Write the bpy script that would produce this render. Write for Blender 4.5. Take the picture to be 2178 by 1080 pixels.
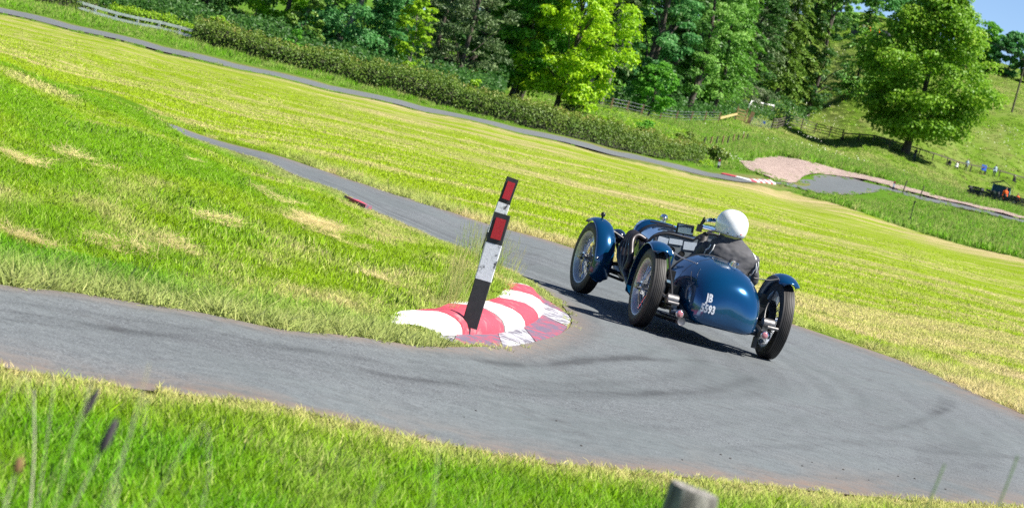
import bpy, bmesh, math, random
import numpy as np
from mathutils import Vector, Matrix, Quaternion
from mathutils.bvhtree import BVHTree

for o in list(bpy.data.objects): bpy.data.objects.remove(o)
SC = bpy.context.scene
COL = SC.collection
RAD = math.radians

# ---------------------------------------------------------------- camera
cam_data = bpy.data.cameras.new('camera')
cam = bpy.data.objects.new('camera', cam_data); COL.objects.link(cam)
cam_data.sensor_width = 36.0
cam_data.lens = 36.0 * 5600 / 2178
cam_data.clip_start = 0.05; cam_data.clip_end = 4000
PITCH = math.atan(323 / 5600)
cam.matrix_world = (Matrix.Translation((0, 0, 1.7)) @ Matrix.Rotation(RAD(90) - PITCH, 4, 'X')
                    @ Matrix.Rotation(RAD(15), 4, 'Z'))
cam_data.dof.use_dof = True
cam_data.dof.focus_distance = 23.2
cam_data.dof.aperture_fstop = 7.1
SC.camera = cam

# ---------------------------------------------------------------- sky and sun
SUN_EL, SUN_AZ = RAD(53), RAD(103)          # azimuth from +y towards +x
TO_SUN = Vector((math.sin(SUN_AZ) * math.cos(SUN_EL), math.cos(SUN_AZ) * math.cos(SUN_EL), math.sin(SUN_EL)))
world = bpy.data.worlds.new('World'); SC.world = world; world.use_nodes = True
wn = world.node_tree; bg = wn.nodes['Background']
sky = wn.nodes.new('ShaderNodeTexSky'); sky.sky_type = 'NISHITA'; sky.sun_disc = False
sky.sun_elevation = SUN_EL; sky.sun_rotation = SUN_AZ; sky.altitude = 100
sky.air_density = 0.5; sky.dust_density = 0.0; sky.ozone_density = 3.0
wn.links.new(sky.outputs[0], bg.inputs[0]); bg.inputs[1].default_value = 0.062
sun_data = bpy.data.lights.new('sun', 'SUN'); sun_data.energy = 4.6; sun_data.angle = RAD(0.53); sun_data.color = (1.0, 0.95, 0.86)
sun = bpy.data.objects.new('sun', sun_data); COL.objects.link(sun)
sun.rotation_euler = (-TO_SUN).to_track_quat('-Z', 'Y').to_euler()
SC.view_settings.view_transform = 'Standard'; SC.view_settings.look = 'None'
SC.view_settings.exposure = 1.3; SC.view_settings.gamma = 1.0
SC.view_settings.use_curve_mapping = False
SC.render.engine = 'CYCLES'
SC.cycles.max_bounces = 8; SC.cycles.transparent_max_bounces = 12; SC.cycles.use_denoising = False

# ---------------------------------------------------------------- helpers
def tag(o, label=None, cat=None, group=None, kind=None):
    if label: o['label'] = label
    if cat: o['category'] = cat
    if group: o['group'] = group
    if kind: o['kind'] = kind
    return o

def empty(name, loc=(0, 0, 0), rz=0.0):
    o = bpy.data.objects.new(name, None); COL.objects.link(o)
    o.empty_display_size = 0.2; o.location = loc; o.rotation_euler = (0, 0, rz)
    return o

def link(name, me, mat=None, parent=None):
    o = bpy.data.objects.new(name, me); COL.objects.link(o)
    if mat is not None:
        for m in (mat if isinstance(mat, (list, tuple)) else [mat]): me.materials.append(m)
    if parent is not None: o.parent = parent
    return o

def mesh_np(name, V, Fq, smooth=False):
    """mesh from an (n,3) array and an (m,k) array of faces with k corners each"""
    V = np.asarray(V, np.float32); Fq = np.asarray(Fq, np.int32); k = Fq.shape[1]
    me = bpy.data.meshes.new(name)
    me.vertices.add(len(V)); me.vertices.foreach_set('co', V.ravel())
    me.loops.add(Fq.size); me.loops.foreach_set('vertex_index', Fq.ravel())
    me.polygons.add(len(Fq)); me.polygons.foreach_set('loop_start', np.arange(0, Fq.size, k, dtype=np.int32))
    me.polygons.foreach_set('use_smooth', np.full(len(Fq), smooth, dtype=bool))
    me.update(calc_edges=True)
    return me

def fattr(me, name, arr, dom='POINT'):
    arr = np.asarray(arr, np.float32)
    t = 'FLOAT' if arr.ndim == 1 else ('FLOAT_VECTOR' if arr.shape[1] == 3 else 'FLOAT_COLOR')
    a = me.attributes.new(name, t, dom)
    a.data.foreach_set({'FLOAT': 'value', 'FLOAT_VECTOR': 'vector', 'FLOAT_COLOR': 'color'}[t], arr.ravel())

class MB:
    """collects shapes into one mesh"""
    def __init__(s): s.v = []; s.f = []; s.m = []; s.mi = 0
    def add(s, V, F):
        n = len(s.v); s.v += [tuple(p) for p in V]
        for f in F: s.f.append(tuple(i + n for i in f)); s.m.append(s.mi)
        return s
    def loft(s, rings, closed=True, cap=True):
        n = len(rings[0]); V = [p for r in rings for p in r]; F = []
        for i in range(len(rings) - 1):
            for j in range(n if closed else n - 1):
                k = (j + 1) % n
                F.append((i * n + j, i * n + k, (i + 1) * n + k, (i + 1) * n + j))
        if cap and closed:
            F.append(tuple(range(n - 1, -1, -1))); F.append(tuple((len(rings) - 1) * n + j for j in range(n)))
        return s.add(V, F)
    def tube(s, path, r, n=8, cap=True, up=None):
        path = [Vector(p) for p in path]; rs = r if isinstance(r, (list, tuple)) else [r] * len(path)
        rings = []; ref = None
        for i, p in enumerate(path):
            t = (path[min(i + 1, len(path) - 1)] - path[max(i - 1, 0)])
            if t.length < 1e-9: t = Vector((0, 0, 1))
            t.normalize()
            if ref is None:
                ref = Vector((0, 0, 1)) if abs(t.z) < 0.9 else Vector((0, 1, 0))
            a = t.cross(ref).normalized(); b = a.cross(t).normalized(); ref = b
            rings.append([p + a * math.cos(2 * math.pi * k / n) * rs[i] + b * math.sin(2 * math.pi * k / n) * rs[i] for k in range(n)])
        return s.loft(rings, True, cap)
    def lathe(s, prof, c=(0, 0, 0), axis='X', n=32, closed=False):
        """prof: (along axis, radius) pairs"""
        c = Vector(c); rings = []
        for (a, r) in prof:
            ring = []
            for k in range(n):
                th = 2 * math.pi * k / n; p, q = math.cos(th) * r, math.sin(th) * r
                ring.append(c + Vector({'X': (a, p, q), 'Y': (q, a, p), 'Z': (p, q, a)}[axis]))
            rings.append(ring)
        if closed: rings.append(rings[0])
        return s.loft(rings, True, not closed)
    def box(s, c, d, R=None, taper=1.0):
        c = Vector(c); V = []
        for sx, sy, sz in ((-1, -1, -1), (1, -1, -1), (1, 1, -1), (-1, 1, -1), (-1, -1, 1), (1, -1, 1), (1, 1, 1), (-1, 1, 1)):
            k = taper if sz > 0 else 1.0
            p = Vector((sx * d[0] / 2 * k, sy * d[1] / 2 * k, sz * d[2] / 2))
            V.append(c + (R @ p if R else p))
        return s.add(V, [(3, 2, 1, 0), (4, 5, 6, 7), (0, 1, 5, 4), (1, 2, 6, 5), (2, 3, 7, 6), (3, 0, 4, 7)])
    def beam(s, a, b, w, h, up=(0, 0, 1)):
        a, b = Vector(a), Vector(b); t = (b - a); L = t.length; t.normalize()
        x = t.cross(Vector(up)).normalized(); z = x.cross(t).normalized()
        R = Matrix((x, t, z)).transposed()
        return s.box((a + b) / 2, (w, L, h), R)
    def ball(s, c, r, nu=16, nv=10):
        r = r if isinstance(r, (list, tuple)) else (r, r, r); c = Vector(c); rings = []
        for i in range(nv + 1):
            ph = math.pi * (i / nv) ; k = max(math.sin(ph), 1e-3)
            rings.append([c + Vector((r[0] * k * math.cos(2 * math.pi * j / nu), r[1] * k * math.sin(2 * math.pi * j / nu), -r[2] * math.cos(ph))) for j in range(nu)])
        return s.loft(rings, True, True)
    def mesh(s, name, smooth=True, sharp=40):
        me = bpy.data.meshes.new(name); me.from_pydata([tuple(p) for p in s.v], [], s.f)
        me.polygons.foreach_set('material_index', np.array(s.m, np.int32))
        bm = bmesh.new(); bm.from_mesh(me); bmesh.ops.recalc_face_normals(bm, faces=bm.faces)
        if smooth:
            for f in bm.faces: f.smooth = True
            for e in bm.edges:
                if len(e.link_faces) == 2 and e.calc_face_angle(0) > RAD(sharp): e.smooth = False
        bm.to_mesh(me); bm.free(); me.update()
        return me
    def build(s, name, mat=None, parent=None, smooth=True, sharp=40):
        return link(name, s.mesh(name, smooth, sharp), mat, parent)

def subsurf(o, lv=1):
    m = o.modifiers.new('smooth', 'SUBSURF'); m.levels = lv; m.render_levels = lv
    return o

# value noise in the plan, used for the lie and colour of the grass
_RT = np.random.RandomState(7).rand(256, 256)
def vnoise(x, y):
    x = np.asarray(x, float); y = np.asarray(y, float)
    xi = np.floor(x).astype(int); yi = np.floor(y).astype(int); fx = x - xi; fy = y - yi
    fx = fx * fx * (3 - 2 * fx); fy = fy * fy * (3 - 2 * fy)
    g = lambda a, b: _RT[a & 255, b & 255]
    return (g(xi, yi) * (1 - fx) + g(xi + 1, yi) * fx) * (1 - fy) + (g(xi, yi + 1) * (1 - fx) + g(xi + 1, yi + 1) * fx) * fy
def fbm(x, y, o=3):
    s = 0; a = .5; t = 0
    for k in range(o):
        s = s + a * vnoise(x * 2 ** k + 17.3 * k, y * 2 ** k - 9.1 * k); t += a; a *= .5
    return s / t
def smooth01(x, a, b):
    t = np.clip((np.asarray(x, float) - a) / (b - a), 0, 1); return t * t * (3 - 2 * t)

# ---------------------------------------------------------------- materials
MATS = {}
def new_mat(name):
    m = bpy.data.materials.new(name); m.use_nodes = True; MATS[name] = m
    return m, m.node_tree, m.node_tree.nodes['Principled BSDF']
def N(nt, typ, **kw):
    n = nt.nodes.new(typ)
    for k, v in kw.items(): setattr(n, k, v)
    return n
def setin(n, **kw):
    for k, v in kw.items():
        k = k.replace('_', ' ')
        n.inputs[k].default_value = v
def noise_fac(nt, scale, detail=4, rough=.55, vec=None, dist=0.0):
    n = N(nt, 'ShaderNodeTexNoise'); setin(n, Scale=scale, Detail=detail, Roughness=rough, Distortion=dist)
    if vec is not None: nt.links.new(vec, n.inputs['Vector'])
    return n.outputs[0]
def ramp(nt, fac, stops):
    r = N(nt, 'ShaderNodeValToRGB'); els = r.color_ramp.elements
    while len(els) < len(stops): els.new(.5)
    for e, (p, c) in zip(els, stops): e.position = p; e.color = (c if len(c) == 4 else tuple(c) + (1,))
    nt.links.new(fac, r.inputs[0]); return r.outputs[0]
def mixc(nt, fac, a, b, typ='MIX'):
    m = N(nt, 'ShaderNodeMix'); m.data_type = 'RGBA'; m.blend_type = typ
    for sock, val in ((m.inputs[0], fac), (m.inputs[6], a), (m.inputs[7], b)):
        if hasattr(val, 'is_linked') or hasattr(val, 'links'): nt.links.new(val, sock)
        elif isinstance(val, (int, float)): sock.default_value = val
        else: sock.default_value = tuple(val) + ((1,) if len(val) == 3 else ())
    return m.outputs[2]
def math_n(nt, op, a, b=None, clamp=False):
    m = N(nt, 'ShaderNodeMath', operation=op); m.use_clamp = clamp
    for s, v in ((m.inputs[0], a), (m.inputs[1], b)):
        if v is None: continue
        if isinstance(v, (int, float)): s.default_value = v
        else: nt.links.new(v, s)
    return m.outputs[0]
def bump(nt, p, h, strength=.3, dist=.01):
    b = N(nt, 'ShaderNodeBump'); setin(b, Strength=strength, Distance=dist)
    nt.links.new(h, b.inputs['Height']); nt.links.new(b.outputs[0], p.inputs['Normal'])
def plain(name, col, rough=.6, metal=0.0, vary=.15, scale=30, coat=0.0, bumpk=0.0, spec=.5):
    m, nt, p = new_mat(name)
    tc = N(nt, 'ShaderNodeTexCoord')
    f = noise_fac(nt, scale, 5, .6, tc.outputs['Object'])
    c = tuple(col)
    lo = tuple(x * (1 - vary) for x in c); hi = tuple(min(1, x * (1 + vary)) for x in c)
    nt.links.new(ramp(nt, f, [(.3, lo), (.7, hi)]), p.inputs['Base Color'])
    setin(p, Roughness=rough, Metallic=metal); p.inputs['Specular IOR Level'].default_value = spec
    if coat: p.inputs['Coat Weight'].default_value = coat; p.inputs['Coat Roughness'].default_value = .03
    if bumpk: bump(nt, p, f, bumpk, .004)
    return m
# plan of the place in metres: x right, y away, z up
CTL = [(-4.0,-8.0,0.0),(4.0,-8.0,0.0),(0.0,-8.0,0.0),(-3.0,4.0,0.0),(3.0,4.0,0.0),(-2.0,9.5,0.0),(0.0,9.5,0.0),(2.5,9.5,0.0),(-2.6,12.2,0.0),(-1.0,13.0,0.0),(1.0,13.5,0.0),(3.0,15.0,0.0),(5.5,16.0,0.0),(1.5,18.0,0.0),(4.0,20.0,0.0),(0.9,22.0,0.0),(3.0,25.0,0.0),(5.2,24.0,0.0),(1.5,28.0,0.0),(3.3,29.5,0.0),(0.3,29.8,0.0),(0.2,33.5,0.0),(-1.2,33.0,0.0),(7.0,22.0,0.0),(8.0,28.0,0.0),(-4.5,10.0,0.0),(-4.0,13.3,0.0),(-3.0,7.0,0.05),(0.0,7.0,0.06),(3.0,7.0,0.04),(-0.7,19.3,0.12),(-0.15,21.0,0.17),(0.0,23.3,0.15),(-0.6,25.2,0.12),(-2.2,17.5,0.12),(-2.5,22.0,0.3),(-5.0,20.0,0.3),(-4.0,27.0,0.32),(-2.0,26.0,0.2),(-7.0,28.0,0.34),(-5.7,34.0,0.08),(-3.7,33.6,-0.04),(-4.5,35.8,-0.05),(-5.2,38.7,-0.1),(-4.5,31.0,0.14),(-3.0,31.0,0.0),(-2.9,15.3,0.06),(-4.5,16.0,0.12),(-0.45,16.7,0.0),(0.21,18.6,0.0),(0.56,20.7,0.0),(0.66,21.9,0.0),(0.6,23.4,0.0),(0.27,25.6,0.0),(-0.09,26.6,0.0),(-0.82,28.4,0.0),(-1.62,30.4,0.0),(-2.43,33.0,0.0),(-1.97,14.9,0.0),(-1.2,15.6,0.0),(-2.63,14.1,0.0),(-3.6,36.2,-0.05),(-8.7,39.0,0.179),(-8.089,39.2,0.159),(-7.578,39.6,0.112),(-7.056,40.0,0.071),(-6.472,40.1,0.035),(-5.946,39.6,0.036),(-3.0,35.0,-0.05),(-4.6,38.6,-0.12),(-6.5,42.2,-0.3),(-9.5,44.8,-0.5),(-14.0,48.3,-0.6),(-10.758,52.0,-0.237),(-7.085,47.0,-0.169),(-3.381,44.0,-0.033),(-0.114,42.0,0.025),(2.875,40.0,0.016),(5.438,37.0,-0.003),(6.389,32.0,0.086),(-16.275,78.0,-0.667),(-12.01,74.0,-0.584),(-8.38,72.0,-0.435),(-4.928,70.0,-0.316),(1.523,70.0,-0.244),(-1.705,70.0,-0.268),(4.735,70.0,-0.159),(11.989,62.0,-0.036),(-22.071,105.0,-0.852),(-17.102,104.0,-0.649),(-12.329,104.0,-0.524),(-7.563,104.0,-0.38),(1.974,104.0,-0.112),(-2.797,104.0,-0.237),(6.808,105.0,-0.003),(13.887,100.0,0.029),(18.096,95.0,0.023),(-30.343,127.0,-0.888),(-31.835,133.0,-0.781),(-33.873,141.0,-0.444),(-27.058,128.0,-0.816),(-28.385,134.0,-0.703),(-30.205,142.0,-0.357),(-23.791,129.4,-0.75),(-24.955,135.4,-0.63),(-26.556,143.4,-0.274),(-19.278,131.0,-0.654),(-20.222,137.0,-0.526),(-21.532,145.0,-0.156),(-15.893,132.8,-0.567),(-16.674,138.8,-0.431),(-17.767,146.8,-0.048),(-11.215,135.0,-0.428),(-11.777,141.0,-0.28),(-12.58,149.0,0.12),(-6.429,138.2,-0.274),(-6.774,144.2,-0.112),(-7.289,152.2,0.312),(-1.416,142.0,-0.119),(-1.544,148.0,0.059),(-1.771,156.0,0.507),(3.946,148.0,-0.028),(4.035,154.0,0.167),(4.094,162.0,0.645),(6.811,151.5,0.03),(7.007,157.5,0.235),(7.209,165.5,0.731),(9.866,156.0,0.083),(10.17,162.0,0.299),(10.513,170.0,0.815),(13.728,162.0,0.415),(14.157,168.0,0.657),(14.666,176.0,1.212),(-45.994,190.0,0.184),(-36.219,185.0,0.128),(-28.622,180.0,0.282),(-18.943,182.0,0.591),(-8.963,184.0,0.591),(-2.698,186.0,1.184),(6.262,195.0,2.154),(2.897,222.0,2.72),(9.66,240.0,3.223),(17.42,280.0,4.607),(11.652,208.0,2.25),(-25.521,240.0,2.301),(-8.161,245.0,3.037),(13.848,178.0,1.206),(17.623,206.0,2.24),(20.492,205.0,2.499),(17.91,182.0,0.99),(21.594,200.0,2.023),(24.753,196.0,2.111),(18.663,176.0,0.854),(27.445,192.0,2.073),(30.323,186.0,2.205),(33.233,180.0,2.3),(14.986,166.0,0.385),(18.624,158.0,0.508),(20.545,150.0,0.227),(23.71,144.0,0.291),(26.319,140.0,0.482),(37.435,232.0,3.724),(41.757,228.0,3.675),(30.355,230.0,3.594),(36.085,320.0,5.225),(21.257,300.0,5.453),(26.888,325.0,5.901),(29.004,308.0,5.262),(20.046,262.0,3.975),(39.248,358.0,7.323),(47.364,352.0,7.891),(41.118,335.0,6.717),(21.485,225.0,3.22),(57.818,368.0,8.09),(68.593,380.0,8.579),(37.585,250.0,3.835),(33.109,375.0,9.039),(41.163,412.0,14.455),(44.079,425.0,20.366),(48.207,450.0,26.416),(57.284,400.0,15.406),(72.204,410.0,15.587),(77.744,450.0,22.332),(88.225,520.0,31.318),(73.517,500.0,28.53),(56.314,480.0,31.13),(38.922,470.0,26.617),(-60.0,420.0,8.0),(-20.0,420.0,11.0),(-160.0,700.0,10.0),(60.0,800.0,22.0),(200.0,800.0,24.0),(0.0,1300.0,5.0),(400.0,1300.0,8.0),(-400.0,1300.0,5.0),(300.0,500.0,24.0),(200.0,380.0,10.0),(-200.0,300.0,3.0),(-60.0,140.0,-0.5),(-40.0,60.0,-0.4),(30.0,60.0,0.0),(60.0,140.0,0.5),(90.0,220.0,4.0)]
ROAD_IN=[(-2.96,13.3),(-2.63,14.1),(-1.97,14.97),(-1.2,15.6),(-0.45,16.7),(-0.11,17.4),(0.21,18.6),(0.52,20.5),(0.63,21.85),(0.6,22.9),(0.49,24.2),(0.25,25.5),(-0.09,26.5),(-0.82,28.3),(-1.62,30.2),(-2.43,32.9),(-3.75,36.6),(-4.95,38.8),(-6.3,40.6),(-9.0,43.0),(-17.0,48.5)]
ROAD_OUT=[(-2.36,11.0),(-2.03,11.4),(-1.27,12.0),(-0.19,12.8),(0.77,13.3),(2.03,14.7),(3.7,16.9),(5.5,19.2),(6.3,21.6),(6.1,23.9),(5.16,25.4),(4.38,28.9),(2.67,31.0),(0.63,33.9),(-0.66,34.9),(-2.06,36.5),(-3.5,38.8),(-4.75,40.9),(-6.1,42.9),(-8.6,45.3),(-16.2,51.0)]
FAR_A=[(-32.24,125.26),(-29.16,126.94),(-27.06,128.01),(-23.79,129.41),(-19.28,131.04),(-15.91,132.91),(-11.22,135.04),(-6.43,138.23),(-1.42,142.1),(3.95,148.03),(9.91,156.81),(12.3,158.53),(15.38,171.33),(18.74,183.94)]
FAR_B=[(-33.93,131.59),(-30.63,133.02),(-28.39,134.03),(-24.97,135.49),(-20.23,137.08),(-16.68,138.81),(-11.78,141.03),(-6.78,144.25),(-1.54,148.03),(4.04,154.09),(9.53,161.2),(12.03,163.64),(15.09,172.05),(18.04,183.63)]
TR_A=[(16.11,173.06),(17.39,175.83),(18.4,173.2),(20.65,176.86),(23.31,186.26),(25.76,195.5),(27.27,193.39),(29.57,190.03),(31.8,184.86),(33.52,181.65),(37.11,185.95)]
TR_B=[(16.44,175.53),(18.17,185.17),(20.85,197.97),(23.59,205.21),(24.96,200.96),(26.32,200.13),(28.04,197.97),(30.51,195.34),(32.56,189.55),(34.37,186.57),(38.47,193.07)]
GRAVEL=[(13.63,183.32),(14.88,193.55),(18.01,211.12),(20.18,210.06),(22.79,212.89),(25.71,214.49),(28.04,211.29),(26.88,203.33),(24.29,204.86),(21.24,200.29),(18.93,190.35),(17.42,180.14),(15.61,174.51),(14.46,172.77),(13.6,174.22)]
GRAVEL2=[(27.61,209.36),(29.68,206.24),(32.31,199.13),(35.6,193.55),(39.3,199.29),(37.5,189.87),(34.54,187.5),(31.22,194.2),(28.53,200.29),(26.6,200.96)]
FIELD=[(-17.04,67.29),(-31.33,121.85),(-26.62,125.99),(-18.95,128.87),(-11.01,132.8),(-1.38,139.86),(3.91,145.95),(9.76,153.96),(12.89,158.66),(16.13,168.49),(17.98,162.82),(19.55,153.45),(21.87,149.65),(23.71,144.01),(26.11,138.81),(27.77,131.92),(5.57,24.47),(5.19,25.41),(4.8,26.76),(4.4,29.26),(3.72,30.56),(3.3,30.23),(2.04,31.97),(0.63,34.35),(-0.14,34.7),(-1.32,35.13),(-2.83,37.69),(-4.89,43.33),(-5.96,45.33),(-6.78,46.83),(-10.66,51.59)]
KERB_FOOT = [(-0.52, 17.75, 0.03), (-0.33, 17.67, 0.03), (-0.18, 18.14, 0.03), (-0.01, 18.67, 0.03), (0.1, 19.18, 0.03), (0.25, 20.18, 0.03), (0.35, 21.32, 0.03), (0.39, 22.41, 0.03), (0.33, 23.42, 0.03), (0.24, 24.24, 0.03), (0.09, 24.81, 0.03)]
KERB_TOP = [(-0.65, 17.36, 0.15), (-0.51, 17.74, 0.15), (-0.38, 18.06, 0.15), (-0.23, 18.68, 0.15), (-0.13, 19.5, 0.15), (-0.06, 20.08, 0.15), (-0.0, 20.73, 0.15), (0.04, 21.74, 0.15), (0.01, 22.5, 0.15), (-0.07, 23.52, 0.15)]
KERB_OUT = [(-0.47, 17.85, 0.01), (-0.33, 17.51, 0.01), (-0.16, 17.5, 0.01), (0.02, 17.9, 0.01), (0.16, 18.37, 0.01), (0.33, 19.27, 0.01), (0.52, 20.44, 0.01), (0.61, 21.9, 0.01), (0.6, 22.59, 0.01), (0.51, 23.19, 0.01), (0.37, 23.95, 0.01)]
FARKERB = [(11.19, 162.96), (11.67, 162.55), (12.19, 162.28), (12.77, 162.14), (13.35, 162.68), (14.29, 166.26), (15.32, 170.47)]
MIDKERB = [(-1.91, 30.25), (-1.84, 30.13), (-1.76, 30.0), (-1.68, 29.95)]
SKIDS_SHADOW = [([(2.81, 18.99), (3.1, 19.85), (3.4, 20.82), (3.74, 22.07), (4.07, 23.39)], 0.045, 0.4), ([(3.87, 22.53), (4.13, 23.69), (4.28, 24.53), (4.27, 24.85)], 0.035, 0.36), ([(3.79, 22.43), (4.06, 23.59), (4.21, 24.48), (4.19, 24.63)], 0.03, 0.3), ([(3.99, 22.94), (4.25, 24.03), (4.38, 24.88), (4.35, 25.09)], 0.03, 0.3), ([(-0.02, 16.93), (0.19, 17.4), (0.55, 18.5), (1.0, 19.9), (1.41, 20.78)], 0.09, 0.55), ([(0.48, 18.28), (0.92, 19.61), (1.77, 21.67)], 0.04, 0.4), ([(-0.67, 14.72), (-0.32, 15.23), (0.09, 15.93), (0.54, 16.64), (0.97, 17.44), (1.45, 18.6)], 0.06, 0.4), ([(0.96, 17.32), (1.36, 18.27), (1.8, 19.7), (2.14, 21.24)], 0.06, 0.36), ([(-2.0, 13.59), (-1.58, 14.15), (-1.06, 14.77), (-0.61, 15.36)], 0.06, 0.34), ([(-2.43, 13.24), (-2.11, 13.52), (-1.68, 13.94), (-1.19, 14.42)], 0.05, 0.3), ([(1.38, 15.25), (2.31, 17.33), (3.03, 19.1)], 0.05, 0.2), ([(3.17, 18.78), (3.63, 19.49), (4.29, 20.56)], 0.07, 0.32), ([(0.64, 14.91), (1.19, 15.91), (1.69, 17.15)], 0.05, 0.15)]  # tyre marks, plus a dark shadow line painted into the tarmac beside the kerb
# ---------------------------------------------------------------- the lie of the land
_C = np.array(CTL)
def _par(x, y):
    q = np.maximum(np.asarray(y, float), -12.5) + 14
    return np.stack([np.clip(np.asarray(x, float) / q, -.45, .45) * 9, np.log(q)], -1)
def _U(r): return np.where(r > 1e-9, r * r * np.log(np.maximum(r, 1e-9)), 0)
def _fit():
    X = _par(_C[:, 0], _C[:, 1]); n = len(X)
    A = np.zeros((n + 3, n + 3)); A[:n, :n] = _U(np.linalg.norm(X[:, None] - X[None], axis=-1)) + 2e-5 * np.eye(n)
    P = np.hstack([np.ones((n, 1)), X]); A[:n, n:] = P; A[n:, :n] = P.T
    b = np.zeros(n + 3); b[:n] = _C[:, 2] / (_C[:, 1] + 14)
    return X, np.linalg.solve(A, b)
_X, _W = _fit()
def hz(x, y):
    x = np.asarray(x, float); y = np.asarray(y, float); p = _par(x, y); sh = p.shape[:-1]; p = p.reshape(-1, 2)
    out = np.empty(len(p))
    for i in range(0, len(p), 20000):
        q = p[i:i + 20000]
        d2 = np.maximum(((q[:, None, 0] - _X[None, :, 0]) ** 2 + (q[:, None, 1] - _X[None, :, 1]) ** 2), 1e-18)
        out[i:i + 20000] = (.5 * d2 * np.log(d2)) @ _W[:-3] + _W[-3] + q @ _W[-2:]
    return out.reshape(sh) * (np.maximum(y, -12.5) + 14)
def gz(x, y): return float(hz(np.array([x]), np.array([y]))[0])

def inside(poly, x, y):
    x = np.asarray(x); y = np.asarray(y); r = np.zeros(x.shape, bool); n = len(poly)
    for i in range(n):
        x1, y1 = poly[i][:2]; x2, y2 = poly[(i + 1) % n][:2]
        c = (y1 > y) != (y2 > y)
        with np.errstate(divide='ignore', invalid='ignore'):
            r ^= c & (x < (x2 - x1) * (y - y1) / (y2 - y1) + x1)
    return r
def dist_line(pts, x, y):
    d = np.full(np.shape(x), 1e9)
    for a, b in zip(pts[:-1], pts[1:]):
        ax, ay = a[:2]; bx, by = b[0] - ax, b[1] - ay; L = bx * bx + by * by + 1e-12
        t = np.clip(((x - ax) * bx + (y - ay) * by) / L, 0, 1)
        d = np.minimum(d, np.hypot(x - ax - t * bx, y - ay - t * by))
    return d
def crspline(pts, k=8):
    P = [Vector(p) for p in pts]; P = [P[0] * 2 - P[1]] + P + [P[-1] * 2 - P[-2]]; out = []
    for i in range(1, len(P) - 2):
        for j in range(k):
            t = j / k; a, b, c, d = P[i - 1], P[i], P[i + 1], P[i + 2]
            out.append(.5 * ((2 * b) + (c - a) * t + (2 * a - 5 * b + 4 * c - d) * t * t + (3 * b - a - 3 * c + d) * t ** 3))
    out.append(P[-2]); return [tuple(p) for p in out]

RIN, ROUT = crspline(ROAD_IN, 8), crspline(ROAD_OUT, 8)
ROAD_POLY = RIN + ROUT[::-1]
FA, FB = crspline(FAR_A, 4), crspline(FAR_B, 4)
FAR_POLY = FA + FB[::-1]
TA, TB = crspline(TR_A, 4), crspline(TR_B, 4)
TR_POLY = TA + TB[::-1]
KFOOT, KTOP, KOUT = [crspline(l, 8) for l in (KERB_FOOT, KERB_TOP, KERB_OUT)]
KERB_POLY = [p[:2] for p in KOUT] + [p[:2] for p in KTOP[::-1]]

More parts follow.
